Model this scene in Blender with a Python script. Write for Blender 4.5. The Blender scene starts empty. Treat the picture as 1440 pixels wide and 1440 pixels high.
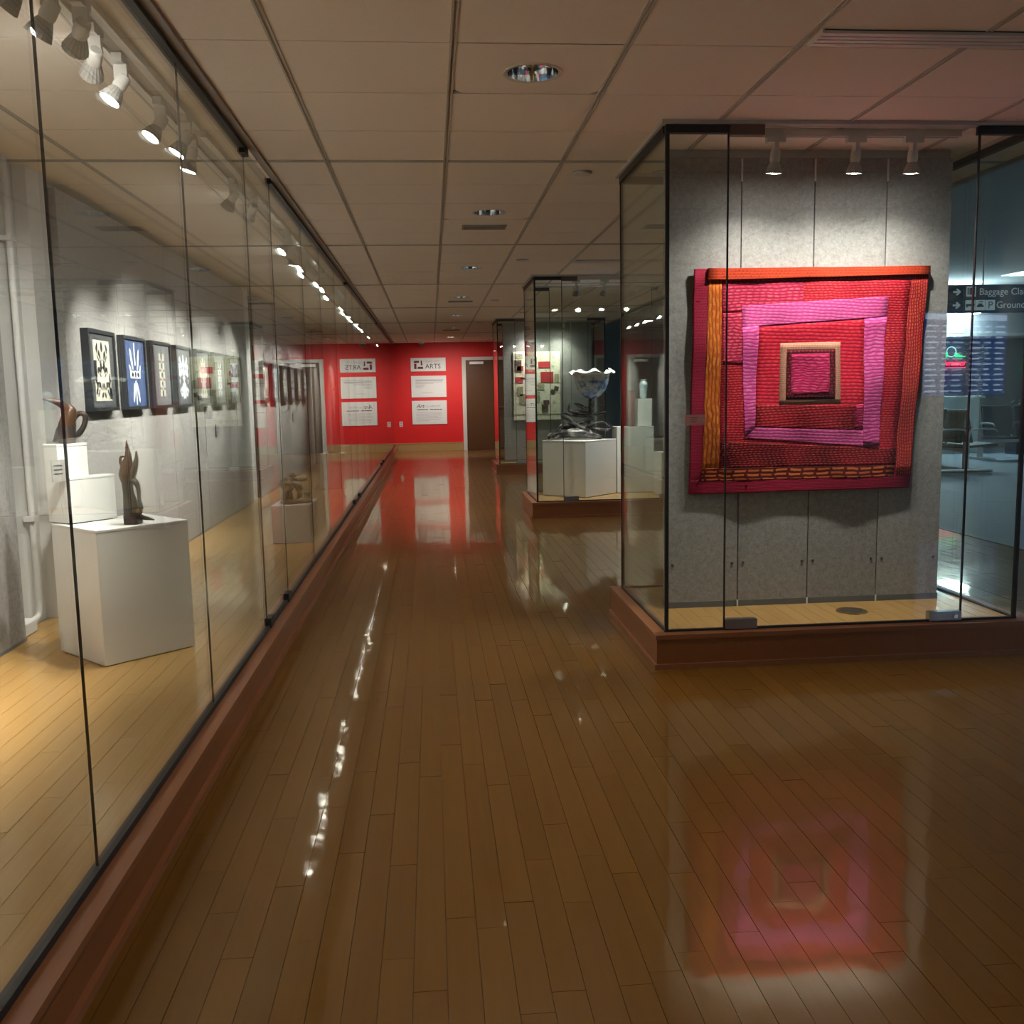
import bpy, bmesh, math, random
from mathutils import Vector, Matrix, Quaternion
S = bpy.context.scene
COL = S.collection
PI = math.pi
RND = random.Random(7)

# ------------------------------------------------------------------ camera
CAM_H = 1.317
F_PX, PITCH, YAW, ROLL = 1332.1, 0.1249, 0.0825, -0.0185
cam = bpy.data.cameras.new('camera'); camo = bpy.data.objects.new('camera', cam); COL.objects.link(camo)
fwd = Vector((math.sin(YAW)*math.cos(PITCH), math.cos(YAW)*math.cos(PITCH), -math.sin(PITCH)))
rgt = Vector((math.cos(YAW), -math.sin(YAW), 0)); upv = rgt.cross(fwd)
r2 = rgt*math.cos(ROLL)+upv*math.sin(ROLL); u2 = -rgt*math.sin(ROLL)+upv*math.cos(ROLL)
m3 = Matrix((r2, u2, -fwd)).transposed()
camo.matrix_world = Matrix.Translation((0, 0, CAM_H)) @ m3.to_4x4()
cam.sensor_width = 36; cam.lens = F_PX/1440*36; cam.clip_start = .05; cam.clip_end = 200
S.camera = camo

# ------------------------------------------------------------------ world, exposure, light levels
W = bpy.data.worlds.new('world'); S.world = W; W.use_nodes = True
W.node_tree.nodes['Background'].inputs[0].default_value = (.75, .8, .9, 1)
W.node_tree.nodes['Background'].inputs[1].default_value = .02
S.view_settings.view_transform = 'Standard'; S.view_settings.look = 'None'
S.view_settings.gamma = 1; S.view_settings.use_curve_mapping = False
S.view_settings.exposure = 0.88
HALL_PANEL = 28.0       # emission of the light panels added to brighten the concourse
SPOT_W = 118.0           # spotlights in the long case
CASE_W = 27.0           # spotlights in the free-standing cases
DOWN_W = 48.0          # lamps added in the recessed downlights to brighten the floor
DOWN_E = 2.0           # recessed downlight lenses
S.cycles.use_denoising = True
S.cycles.max_bounces = 12; S.cycles.diffuse_bounces = 5; S.cycles.glossy_bounces = 6
S.cycles.transparent_max_bounces = 40
S.cycles.sample_clamp_indirect = 4.0
S.cycles.caustics_reflective = False; S.cycles.caustics_refractive = False
S.cycles.blur_glossy = 0.3

# ------------------------------------------------------------------ materials
MATS = {}
class NT:
    def __init__(s, name):
        s.m = bpy.data.materials.new(name); s.m.use_nodes = True
        s.t = s.m.node_tree; s.n = s.t.nodes; s.l = s.t.links
        s.b = s.n['Principled BSDF']; s.out = s.n['Material Output']
    def new(s, t, **k):
        n = s.n.new(t)
        for a, v in k.items(): setattr(n, a, v)
        return n
    def link(s, a, b): s.l.new(a, b)
    def math(s, op, a, b=None, c=None, clamp=False):
        n = s.new('ShaderNodeMath', operation=op); n.use_clamp = clamp
        for i, v in enumerate((a, b, c)):
            if v is None: continue
            if hasattr(v, 'links'): s.link(v, n.inputs[i])
            else: n.inputs[i].default_value = v
        return n.outputs[0]
    def mix(s, f, a, b):
        n = s.new('ShaderNodeMix', data_type='RGBA')
        for i, v in ((0, f), (6, a), (7, b)):
            if hasattr(v, 'links'): s.link(v, n.inputs[i])
            else: n.inputs[i].default_value = (*v, 1) if isinstance(v, tuple) and len(v) == 3 else v
        return n.outputs[2]
    def noise(s, scale, detail=4, vec=None, stretch=None, rough=.6):
        n = s.new('ShaderNodeTexNoise'); n.inputs['Scale'].default_value = scale
        n.inputs['Detail'].default_value = detail; n.inputs['Roughness'].default_value = rough
        if vec is None: vec = s.new('ShaderNodeTexCoord').outputs['Object']
        if stretch:
            mp = s.new('ShaderNodeMapping'); mp.inputs['Scale'].default_value = stretch
            s.link(vec, mp.inputs['Vector']); vec = mp.outputs[0]
        s.link(vec, n.inputs['Vector']); return n.outputs['Fac']
    def bump(s, h, strength=.2, dist=.01):
        b = s.new('ShaderNodeBump'); b.inputs['Strength'].default_value = strength; b.inputs['Distance'].default_value = dist
        s.link(h, b.inputs['Height']); s.link(b.outputs[0], s.b.inputs['Normal'])
    def set(s, color=None, rough=None, metal=None, spec=None, emit=None, es=None, coat=None):
        i = s.b.inputs
        if color is not None:
            if hasattr(color, 'links'): s.link(color, i['Base Color'])
            else: i['Base Color'].default_value = (*color, 1)
        if rough is not None:
            if hasattr(rough, 'links'): s.link(rough, i['Roughness'])
            else: i['Roughness'].default_value = rough
        if metal is not None: i['Metallic'].default_value = metal
        if spec is not None: i['Specular IOR Level'].default_value = spec
        if emit is not None: i['Emission Color'].default_value = (*emit, 1); i['Emission Strength'].default_value = es
        if coat is not None: i['Coat Weight'].default_value = coat; i['Coat Roughness'].default_value = .07; i['Coat IOR'].default_value = 1.6
        return s.m

def plain(name, color, rough=.5, metal=0, var=.06, scale=14, spec=.5, emit=None, es=0):
    """procedural paint: base colour with a faint noise mottling"""
    n = NT(name); f = n.noise(scale, 3)
    lo = tuple(c*(1-var) for c in color); hi = tuple(min(1, c*(1+var)) for c in color)
    n.set(n.mix(f, lo, hi), rough, metal, spec, emit, es if emit else None)
    MATS[name] = n.m; return n.m

def wood(name, a, b, rough, grain=(26, 1.2, 26), var=.35, wave=.02, spec=.5, varnish=None):
    n = NT(name)
    oi = n.new('ShaderNodeObjectInfo'); geo = n.new('ShaderNodeNewGeometry')
    rnd = n.math('FRACT', n.math('ADD', oi.outputs['Random'], geo.outputs['Random Per Island']))
    pos = geo.outputs['Position']
    off = n.new('ShaderNodeCombineXYZ'); n.link(n.math('MULTIPLY', rnd, 37.0), off.inputs[0]); n.link(n.math('MULTIPLY', rnd, 91.0), off.inputs[1])
    ad = n.new('ShaderNodeVectorMath', operation='ADD'); n.link(pos, ad.inputs[0]); n.link(off.outputs[0], ad.inputs[1])
    g = n.noise(1.0, 6, ad.outputs[0], grain, .65)
    g2 = n.noise(1.0, 3, ad.outputs[0], (grain[0]*3, grain[1]*1.5, grain[2]*3))
    f = n.math('ADD', n.math('MULTIPLY', g, .6), n.math('MULTIPLY', g2, .35))
    f = n.math('ADD', f, n.math('MULTIPLY', n.math('SUBTRACT', rnd, .5), var), clamp=True)
    col = n.mix(f, a, b); n.set(col, rough, spec=spec)
    if wave:
        h = n.noise(1.0, 2, pos, (9, 5, 9)); n.bump(n.math('ADD', h, n.math('MULTIPLY', g2, .04)), wave, .05)
    if varnish:   # polished lacquer: a clear mirror lobe and a softer worn lobe over the wood
        bn = [k for k in n.n if k.type == 'BUMP'][0].outputs[0]
        df = n.new('ShaderNodeBsdfDiffuse'); n.link(col, df.inputs[0]); n.link(bn, df.inputs['Normal'])
        g1 = n.new('ShaderNodeBsdfGlossy'); g1.inputs['Roughness'].default_value = rough; g1.inputs[0].default_value = (1, .94, .82, 1); n.link(bn, g1.inputs['Normal'])
        gb = n.new('ShaderNodeBsdfGlossy'); gb.inputs['Roughness'].default_value = .29; gb.inputs[0].default_value = (1, .94, .82, 1); n.link(bn, gb.inputs['Normal'])
        mg = n.new('ShaderNodeMixShader'); mg.inputs[0].default_value = .26; n.link(g1.outputs[0], mg.inputs[1]); n.link(gb.outputs[0], mg.inputs[2])
        fr = n.new('ShaderNodeFresnel'); fr.inputs['IOR'].default_value = varnish; n.link(bn, fr.inputs['Normal'])
        ms = n.new('ShaderNodeMixShader'); n.link(fr.outputs[0], ms.inputs[0]); n.link(df.outputs[0], ms.inputs[1]); n.link(mg.outputs[0], ms.inputs[2])
        n.link(ms.outputs[0], n.out.inputs[0])
    MATS[name] = n.m; return n.m

wood('maple_floor', (.118, .048, .004), (.195, .090, .011), .05, var=.30, wave=.016, varnish=2.05)
wood('platform_wood', (.36, .19, .055), (.52, .31, .11), .12, var=.22, wave=.03, varnish=1.5)
wood('cherry', (.19, .060, .018), (.32, .118, .038), .34, (30, 3, 30), .12, 0)
wood('cherry_trim', (.22, .080, .030), (.34, .135, .056), .32, (30, 3, 30), .1, 0)
wood('oak_base', (.40, .23, .09), (.52, .32, .14), .4, (4, 30, 30), .1, 0)
wood('door_veneer', (.075, .028, .010), (.12, .05, .018), .38, (30, 30, 1.5), .1, 0)
wood('carved_wood', (.03, .013, .006), (.13, .055, .022), .35, (18, 18, 5), .1, .1)
plain('tile', (.94, .84, .74), .9, scale=60, var=.04, spec=.2)
plain('tee', (.50, .47, .43), .6, var=.03)
plain('wall_white', (.62, .60, .57), .75, var=.04)
plain('wall_grey', (.33, .34, .36), .8, var=.08, scale=3)
plain('hall_ceiling', (.45, .45, .45), .9, var=.04)
plain('red_wall', (.72, .012, .014), .55, var=.05, scale=4)
plain('pedestal', (.78, .77, .74), .45, var=.02, scale=3)
plain('black', (.012, .011, .011), .45, var=.2)
plain('gasket', (.018, .017, .016), .5, var=.2)
plain('lamp_white', (.72, .68, .63), .4, var=.03)
plain('lamp_fin', (.42, .39, .36), .45, var=.05)
plain('steel', (.42, .42, .43), .32, 1.0, var=.06)
plain('bronze_fitting', (.16, .12, .10), .4, .8, var=.1)
plain('chrome', (.8, .8, .8), .06, 1.0, var=.02)
plain('brass', (.55, .38, .16), .3, 1.0, var=.1)
plain('board', (.78, .79, .80), .5, var=.02)
plain('ink', (.03, .03, .035), .6)
plain('ink_grey', (.42, .42, .43), .6)
plain('ink_maroon', (.16, .012, .03), .6)
plain('card_pink', (.42, .19, .17), .6, var=.04)
plain('card_grey', (.30, .28, .26), .6, var=.04)
plain('frame_black', (.020, .021, .024), .3, var=.1)
plain('mat_dark', (.06, .062, .066), .6, var=.1)
plain('mat_bluelit', (.030, .055, .14), .55, var=.1)  # blue light on the second frame, put into its mat colour
plain('mat_slate', (.13, .135, .14), .6, var=.1)
plain('print_cream', (.56, .54, .45), .7, var=.12, scale=40)
plain('print_pale', (.50, .54, .58), .7, var=.15, scale=40)
plain('vinyl_dark', (.008, .014, .026), .5, var=.1)
plain('vent_grey', (.34, .30, .27), .6, var=.06)
plain('plastic_white', (.75, .73, .70), .4, var=.02)
plain('sign_navy', (.014, .032, .085), .4, var=.08)
plain('sign_white', (.60, .66, .70), .5, var=.02, emit=(.6, .68, .75), es=.10)
plain('counter_white', (.55, .68, .72), .5, var=.03)
plain('leaf', (.03, .07, .02), .6, var=.4, scale=9)
plain('luggage_red', (.20, .015, .02), .6, var=.2)
plain('red_glaze', (.16, .018, .014), .28, var=.25, scale=20)

def emissive(name, color, es):
    n = NT(name); f = n.noise(3, 1); e = n.new('ShaderNodeEmission'); e.inputs[1].default_value = es
    n.link(n.mix(f, tuple(c*.97 for c in color), color), e.inputs[0]); n.link(e.outputs[0], n.out.inputs[0]); MATS[name] = n.m
emissive('lens_glow', (1, .96, .92), 60)
emissive('down_glow', (1, .93, .82), DOWN_E)
emissive('panel_glow', (.66, .87, 1), HALL_PANEL)
emissive('cove_glow', (.75, .95, 1), 1.1)
emissive('neon_red', (1, .02, .06), 1.6)
emissive('neon_green', (.02, .8, .25), .9)
emissive('neon_cyan', (.35, .8, 1), .9)
emissive('screen_blue', (.04, .13, .55), 1.0)
emissive('screen_text', (.55, .70, 1), 2.2)

def glass(name, tint):
    """pane: clear transmission plus a mirror share that grows towards grazing angles (Schlick)"""
    n = NT(name); g = n.new('ShaderNodeNewGeometry')
    d = n.new('ShaderNodeVectorMath', operation='DOT_PRODUCT'); n.link(g.outputs['Incoming'], d.inputs[0]); n.link(g.outputs['Normal'], d.inputs[1])
    c = n.math('ABSOLUTE', d.outputs['Value'])
    f = n.math('ADD', n.math('MULTIPLY', n.math('POWER', n.math('SUBTRACT', 1.0, c), 5.0), .96), .035, clamp=True)
    tr = n.new('ShaderNodeBsdfTransparent'); tr.inputs[0].default_value = (*tint, 1)
    gl = n.new('ShaderNodeBsdfGlossy'); gl.inputs['Roughness'].default_value = 0.0; gl.inputs[0].default_value = (.95, 1, .97, 1)
    mx = n.new('ShaderNodeMixShader'); n.link(f, mx.inputs[0]); n.link(tr.outputs[0], mx.inputs[1]); n.link(gl.outputs[0], mx.inputs[2])
    n.link(mx.outputs[0], n.out.inputs[0]); MATS[name] = n.m
glass('glass', (.945, .976, .956))

def felt():
    n = NT('felt'); oi = n.new('ShaderNodeObjectInfo')
    a = n.noise(34, 7, rough=.85, stretch=(1, 1, 1)); b = n.noise(150, 3)
    f = n.math('ADD', n.math('MULTIPLY', a, .7), n.math('MULTIPLY', b, .3))
    f = n.math('ADD', f, n.math('MULTIPLY', n.math('SUBTRACT', oi.outputs['Random'], .5), .05))
    f = n.math('MULTIPLY', n.math('SUBTRACT', f, .3), 2.4, clamp=True)
    n.set(n.mix(f, (.17, .160, .152), (.46, .44, .42)), .95, spec=.1); n.bump(b, .3, .004); MATS['felt'] = n.m
felt()
def carpet():
    n = NT('carpet'); a = n.noise(9, 5); b = n.noise(1.0, 2, stretch=(1.2, 9, 1))
    f = n.math('ADD', n.math('MULTIPLY', a, .5), n.math('MULTIPLY', b, .5))
    n.set(n.mix(f, (.10, .14, .17), (.27, .34, .40)), .55, spec=.4); MATS['carpet'] = n.m
carpet()
def stitch(name, base, thread, pitch=.012, length=.022, angle=0, duty=.6, wob=.012, contrast=.9, dark=.35, vary=.25, alt=None):
    n = NT(name); uv = n.new('ShaderNodeUVMap').outputs[0]
    mp = n.new('ShaderNodeMapping'); mp.inputs['Rotation'].default_value = (0, 0, angle); n.link(uv, mp.inputs[0])
    nz = n.new('ShaderNodeTexNoise'); nz.inputs['Scale'].default_value = 14; n.link(uv, nz.inputs['Vector'])
    vm = n.new('ShaderNodeVectorMath', operation='SUBTRACT'); n.link(nz.outputs['Color'], vm.inputs[0]); vm.inputs[1].default_value = (.5, .5, .5)
    vs = n.new('ShaderNodeVectorMath', operation='SCALE'); n.link(vm.outputs[0], vs.inputs[0]); vs.inputs[3].default_value = wob
    va = n.new('ShaderNodeVectorMath', operation='ADD'); n.link(mp.outputs[0], va.inputs[0]); n.link(vs.outputs[0], va.inputs[1])
    sp = n.new('ShaderNodeSeparateXYZ'); n.link(va.outputs[0], sp.inputs[0])
    row = n.math('DIVIDE', sp.outputs[1], pitch); ri = n.math('FLOOR', row); fr = n.math('FRACT', row)
    wn = n.new('ShaderNodeTexWhiteNoise', noise_dimensions='1D'); n.link(ri, wn.inputs['W'])
    u = n.math('ADD', n.math('DIVIDE', sp.outputs[0], length), wn.outputs['Value']); ui = n.math('FLOOR', u); fu = n.math('FRACT', u)
    d = n.math('ABSOLUTE', n.math('SUBTRACT', fr, .5))
    mask = n.math('MULTIPLY', n.math('LESS_THAN', d, .24), n.math('LESS_THAN', fu, duty))
    cell = n.new('ShaderNodeTexWhiteNoise', noise_dimensions='2D'); cv = n.new('ShaderNodeCombineXYZ')
    n.link(ri, cv.inputs[0]); n.link(ui, cv.inputs[1]); n.link(cv.outputs[0], cell.inputs['Vector'])
    mk = n.math('MULTIPLY', mask, n.math('ADD', .45, n.math('MULTIPLY', cell.outputs['Value'], .55)))
    big = n.new('ShaderNodeTexNoise'); big.inputs['Scale'].default_value = 5; n.link(uv, big.inputs['Vector'])
    bf = n.math('MULTIPLY', n.math('SUBTRACT', big.outputs['Fac'], .35), 2.2, clamp=True)
    b2 = alt or tuple(c*(1-vary) for c in base)
    col = n.mix(bf, b2, base)
    pucker_shade = n.math('MULTIPLY', n.math('GREATER_THAN', d, .36), dark)  # pucker shadows between stitch rows, painted into the cloth colour
    col = n.mix(pucker_shade, col, tuple(c*.25 for c in base))
    col = n.mix(n.math('MULTIPLY', mk, contrast), col, thread)
    n.set(col, .8, spec=.2)
    h = n.math('ADD', n.math('MULTIPLY', mask, .6), n.math('SUBTRACT', .5, d))
    n.bump(h, .30, .004); MATS[name] = n.m
stitch('q_crimson', (0.3168, 0.0058, 0.0324), (0.4464, 0.0216, 0.0648), .008, .014, contrast=0.95, wob=.004, dark=0.75)
stitch('q_red', (0.4752, 0.0043, 0.0252), (0.5760, 0.0648, 0.0504), .013, .024, wob=.012, contrast=0.95, dark=0.75)
stitch('q_pinkred', (0.4752, 0.0144, 0.0648), (0.6120, 0.0864, 0.1152), .016, .034, wob=.02, contrast=0.95, dark=0.75)
stitch('q_inner', (0.4752, 0.0022, 0.0252), (0.5760, 0.0504, 0.0360), .018, .034, angle=.03, wob=.012, contrast=0.95, alt=(0.5328, 0.0029, 0.0360), dark=0.75)
stitch('q_pink', (0.6192, 0.0684, 0.2592), (0.6624, 0.1584, 0.3312), .016, .03, angle=.05, wob=.014, contrast=0.8, dark=0.7, vary=.1)
stitch('q_pinkv', (0.6192, 0.0612, 0.2592), (0.6624, 0.1584, 0.3456), .018, .05, wob=.03, contrast=0.8, dark=0.7, vary=.12)
stitch('q_orange', (0.5616, 0.1080, 0.0086), (0.6120, 0.2160, 0.0288), .02, .06, angle=PI/2, wob=.03, contrast=.8, dark=.6, vary=.3)
stitch('q_redorange', (0.5040, 0.0504, 0.0144), (0.2160, 0.0072, 0.0072), .014, .02, wob=.004, contrast=.8, duty=.5, dark=.2)
stitch('q_cream', (0.5760, 0.2880, 0.1872), (0.3240, 0.0864, 0.0576), .010, .014, wob=.006, contrast=0.8, dark=0.7)
stitch('q_maroon', (0.0720, 0.0007, 0.0058), (0.3960, 0.0360, 0.0288), .018, .02, wob=.01, contrast=.6, duty=.45)
stitch('q_magenta', (0.4464, 0.0086, 0.0792), (0.6120, 0.0864, 0.1800), .014, .05, wob=.035, contrast=.7, dark=.6)
stitch('q_darkband', (0.2880, 0.0029, 0.0115), (0.5040, 0.0576, 0.0432), .012, .024, wob=.012, contrast=0.95, alt=(0.0648, 0.0007, 0.0029), dark=0.75)
stitch('q_lowred', (0.3744, 0.0022, 0.0158), (0.5328, 0.0504, 0.0432), .014, .026, angle=-.04, wob=.012, contrast=0.95, alt=(0.1872, 0.0014, 0.0072), dark=0.75)
stitch('q_waves', (0.1440, 0.0072, 0.0043), (0.6192, 0.1584, 0.0360), .022, .075, wob=.02, contrast=1, duty=.8, dark=.5)
stitch('q_rightedge', (0.3960, 0.0086, 0.0216), (0.6192, 0.1584, 0.0432), .013, .018, angle=PI/2, wob=.02, contrast=.75)
def blotch(name, cols, scale, rough=.6, bump=0, metal=0):
    n = NT(name); f = n.noise(scale, 6, rough=.7); r = n.new('ShaderNodeValToRGB'); n.link(f, r.inputs[0])
    while len(r.color_ramp.elements) < len(cols): r.color_ramp.elements.new(.5)
    for i, c in enumerate(cols):
        e = r.color_ramp.elements[i]; e.position = .32 + .36*i/(len(cols)-1); e.color = (*c, 1)
    n.set(r.outputs[0], rough, metal)
    if bump: n.bump(f, bump, .01)
    MATS[name] = n.m
blotch('collage_cream', [(.42, .38, .22), (.78, .72, .50), (.86, .84, .72), (.62, .58, .42)], 16, .8, .3)
blotch('collage_red', [(.30, .01, .02), (.55, .03, .04), (.45, .10, .08)], 30, .8, .3)
blotch('collage_dark', [(.02, .015, .012), (.10, .05, .04), (.20, .16, .12)], 24, .8)
blotch('collage_olive', [(.16, .15, .09), (.36, .33, .20), (.62, .58, .44)], 34, .8, .2)
blotch('bowl_glaze', [(.02, .03, .10), (.10, .18, .42), (.50, .60, .66), (.72, .70, .50)], 9, .18)
blotch('bowl_lip', [(.10, .11, .12), (.55, .57, .55), (.70, .71, .67)], 9, .2)
blotch('driftwood', [(.008, .008, .009), (.035, .032, .032), (.34, .32, .30)], 15, .28, .6)
blotch('bronze_wood', [(.05, .035, .02), (.22, .16, .09), (.62, .52, .36)], 12, .3, .4)
blotch('glaze_flame', [(.012, .012, .014), (.03, .022, .02), (.10, .05, .03)], 5, .35)
blotch('glaze_pale', [(.30, .42, .50), (.65, .78, .82), (.82, .86, .84)], 9, .25)
M = MATS

# ------------------------------------------------------------------ mesh helpers
class MB:
    def __init__(s): s.v = []; s.f = []; s.uv = []; s.smooth = False
    def quad(s, *p):
        i = len(s.v); s.v += [tuple(q) for q in p]; s.f.append(tuple(range(i, i+len(p)))); return s
    def box(s, a, b):
        (x0, y0, z0), (x1, y1, z1) = a, b; i = len(s.v)
        s.v += [(x0,y0,z0),(x1,y0,z0),(x1,y1,z0),(x0,y1,z0),(x0,y0,z1),(x1,y0,z1),(x1,y1,z1),(x0,y1,z1)]
        s.f += [tuple(i+k for k in q) for q in ((0,3,2,1),(4,5,6,7),(0,1,5,4),(1,2,6,5),(2,3,7,6),(3,0,4,7))]; return s
    def prism(s, pts, axis_fn, d0, d1):
        """extrude a 2-D outline: axis_fn(u, v, d) -> xyz"""
        i = len(s.v); n = len(pts)
        s.v += [axis_fn(u, v, d0) for u, v in pts] + [axis_fn(u, v, d1) for u, v in pts]
        s.f.append(tuple(range(i+n-1, i-1, -1))); s.f.append(tuple(range(i+n, i+2*n)))
        s.f += [(i+k, i+(k+1) % n, i+n+(k+1) % n, i+n+k) for k in range(n)]; return s
    def lathe(s, prof, seg=24, c=(0, 0, 0), rfn=None, cap=True):
        i = len(s.v)
        for r, z in prof:
            for k in range(seg):
                a = 2*PI*k/seg; rr = r*(rfn(a, z, k) if rfn else 1)
                s.v.append((c[0]+rr*math.cos(a), c[1]+rr*math.sin(a), c[2]+z))
        for j in range(len(prof)-1):
            for k in range(seg):
                s.f.append((i+j*seg+k, i+j*seg+(k+1) % seg, i+(j+1)*seg+(k+1) % seg, i+(j+1)*seg+k))
        if cap:
            s.f.append(tuple(i+k for k in reversed(range(seg)))); b = i+(len(prof)-1)*seg; s.f.append(tuple(b+k for k in range(seg)))
        s.smooth = True; return s
    def tube(s, pts, rad, seg=8, sub=5, rough=0, seed=1):
        P = [Vector(p) for p in pts]; R = list(rad) if hasattr(rad, '__len__') else [rad]*len(P)
        rn = random.Random(seed); Q = []; QR = []
        for i in range(len(P)-1):
            a = P[max(i-1, 0)]; b = P[i]; c = P[i+1]; d = P[min(i+2, len(P)-1)]
            for k in range(sub):
                t = k/sub
                Q.append(.5*((2*b)+(c-a)*t+(2*a-5*b+4*c-d)*t*t+(3*b-a-3*c+d)*t**3)); QR.append(R[i]+(R[i+1]-R[i])*t)
        Q.append(P[-1]); QR.append(R[-1]); i0 = len(s.v); ref = Vector((.3, .2, .93)).normalized()
        for j, q in enumerate(Q):
            t = (Q[min(j+1, len(Q)-1)]-Q[max(j-1, 0)]).normalized()
            x = t.cross(ref)
            if x.length < .05: x = t.cross(Vector((1, 0, 0)))
            x.normalize(); y = t.cross(x)
            for k in range(seg):
                a = 2*PI*k/seg; r = QR[j]*(1+rough*(rn.random()-.5)); s.v.append(tuple(q+x*r*math.cos(a)+y*r*math.sin(a)))
        for j in range(len(Q)-1):
            for k in range(seg):
                s.f.append((i0+j*seg+k, i0+j*seg+(k+1) % seg, i0+(j+1)*seg+(k+1) % seg, i0+(j+1)*seg+k))
        s.f.append(tuple(i0+k for k in reversed(range(seg)))); b = i0+(len(Q)-1)*seg; s.f.append(tuple(b+k for k in range(seg)))
        s.smooth = True; return s
    def mesh(s, name):
        me = bpy.data.meshes.new(name); me.from_pydata(s.v, [], s.f)
        bm = bmesh.new(); bm.from_mesh(me); bmesh.ops.recalc_face_normals(bm, faces=bm.faces); bm.to_mesh(me); bm.free()
        if s.smooth:
            me.polygons.foreach_set('use_smooth', [True]*len(me.polygons))
            try: me.set_sharp_from_angle(angle=.7)
            except Exception: pass
        me.update(); return me

def tag(o, label=None, cat=None, group=None, kind=None):
    for k, v in (('label', label), ('category', cat), ('group', group), ('kind', kind)):
        if v: o[k] = v
    return o
def obj(name, me, mat=None, parent=None, loc=None, rot=None, label=None):
    if isinstance(me, MB): me = me.mesh(name)
    if mat and not me.materials: me.materials.append(M[mat])
    o = bpy.data.objects.new(name, me); COL.objects.link(o)
    if parent: o.parent = parent
    if loc is not None: o.location = loc
    if rot is not None: o.rotation_euler = rot
    if label: o['label'] = label
    return o
def empty(name, loc, label, cat, group=None, rz=0, kind=None):
    o = bpy.data.objects.new(name, None); COL.objects.link(o); o.location = loc; o.rotation_euler = (0, 0, rz); o.empty_display_size = .1
    return tag(o, label, cat, group, kind)
def bx(name, a, b, mat, parent=None, **k): return obj(name, MB().box(a, b), mat, parent, **k)
def struct(o): o['kind'] = 'structure'; return o
def bevel(o, w=.004, seg=2):
    md = o.modifiers.new('bevel', 'BEVEL'); md.width = w; md.segments = seg; md.limit_method = 'ANGLE'; return o
def text_mesh(txt, size, mat, name='lettering', align='LEFT', ext=.0008, shear=0):
    cu = bpy.data.curves.new(name, 'FONT'); cu.body = txt; cu.size = size; cu.align_x = align; cu.extrude = ext; cu.shear = shear; cu.resolution_u = 3
    t = bpy.data.objects.new(name, cu); COL.objects.link(t)
    me = bpy.data.meshes.new_from_object(t.evaluated_get(bpy.context.evaluated_depsgraph_get()))
    bpy.data.objects.remove(t); me.materials.clear(); me.materials.append(M[mat]); return me
def lettering(txt, size, mat, parent, loc, **k):   # upright text facing -Y, every letter a piece of its own
    me = text_mesh(txt, size, mat, **k); bm = bmesh.new(); bm.from_mesh(me); comps = []; seen_ = set()
    for v in bm.verts:
        if v in seen_: continue
        st, c = [v], []; seen_.add(v)
        while st:
            q = st.pop(); c.append(q)
            for e in q.link_edges:
                w = e.other_vert(q)
                if w not in seen_: seen_.add(w); st.append(w)
        comps.append([min(p.co.x for p in c), max(p.co.x for p in c), c])
    comps.sort(key=lambda c: c[0]); letters = []
    for c in comps:
        if letters and c[0] < letters[-1][1]-.35*(letters[-1][1]-letters[-1][0]): letters[-1][1] = max(letters[-1][1], c[1]); letters[-1][2] += c[2]
        else: letters.append(c)
    for x0, x1, vs in letters:
        ix = {v: n_ for n_, v in enumerate(vs)}; l = bpy.data.meshes.new('letter')
        l.from_pydata([tuple(v.co) for v in vs], [], [tuple(ix[v] for v in f.verts) for f in bm.faces if f.verts[0] in ix]); l.materials.append(M[mat]); l.update()
        obj('letter', l, None, parent, loc, (PI/2, 0, 0))
    bm.free()
def copy_tree(o, parent=None):
    c = o.copy(); COL.objects.link(c)
    if parent: c.parent = parent
    for ch in list(o.children): copy_tree(ch, c)
    return c

ORD = 'first second third fourth fifth sixth seventh eighth ninth tenth eleventh twelfth thirteenth fourteenth fifteenth sixteenth seventeenth eighteenth nineteenth twentieth'.split()
ORD += ['twenty-'+o_ for o_ in ORD[:9]] + ['thirtieth']
# ------------------------------------------------------------------ dimensions (metres, z = 0 at the corridor floor)
ZC = 2.517                       # suspended ceiling
XW, YB = -2.10, 22.44            # left wall behind the long case, red end wall
XE = 3.15                        # edge of the low ceiling towards the concourse
TX, TY = .61, .5554; GX0, GY0 = .111, 5.105
GLX, CURB_X, CURB_H = -.86, -.79, .150
PZ = .160                        # floor inside the long case
CASE_Y = (4.31, 9.86, 15.41); CX0, CX1, CDEP, CH = 1.035, 2.905, 1.16, .165

# ------------------------------------------------------------------ room shell
fl = struct(obj('floor', MB().box((XW, -10, -.10), (4.67, YB, -.0045)), 'black'))
struct(obj('floor_carpet', MB().box((4.67, -10, -.10), (16, 24, -.001)), 'carpet'))
struct(bx('trim_1', (4.655, -10, -.0044), (4.685, YB, .004), 'black'))
struct(bx('wall_left', (XW-.15, -10, -.1), (XW, YB+.15, 3.3), 'wall_white'))
struct(bx('wall_back', (XW, YB, -.1), (XE+.15, YB+.15, 3.3), 'red_wall'))
struct(bx('wall_hall_back', (XE+.15, 24, -.1), (16.15, 24.15, 3.35), 'wall_grey'))
struct(bx('wall_hall_right', (16, -10, -.1), (16.15, 24, 3.35), 'wall_grey'))
struct(bx('wall_front', (XW-.15, -10.15, -.1), (16.15, -10, 3.35), 'wall_grey'))
struct(bx('wall_hall_end', (XE, YB, -.1), (XE+.15, 24.15, 3.35), 'wall_grey'))
struct(bx('ceiling_hall', (XE, -10, 3.2), (16, 24, 3.35), 'hall_ceiling'))
struct(bx('wall_bulkhead', (XE, -10, ZC-.02), (XE+.03, YB, 3.2), 'wall_grey'))
struct(bx('ceiling_slab', (XW, -10, 2.75), (XE, YB, 2.85), 'hall_ceiling'))

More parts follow.
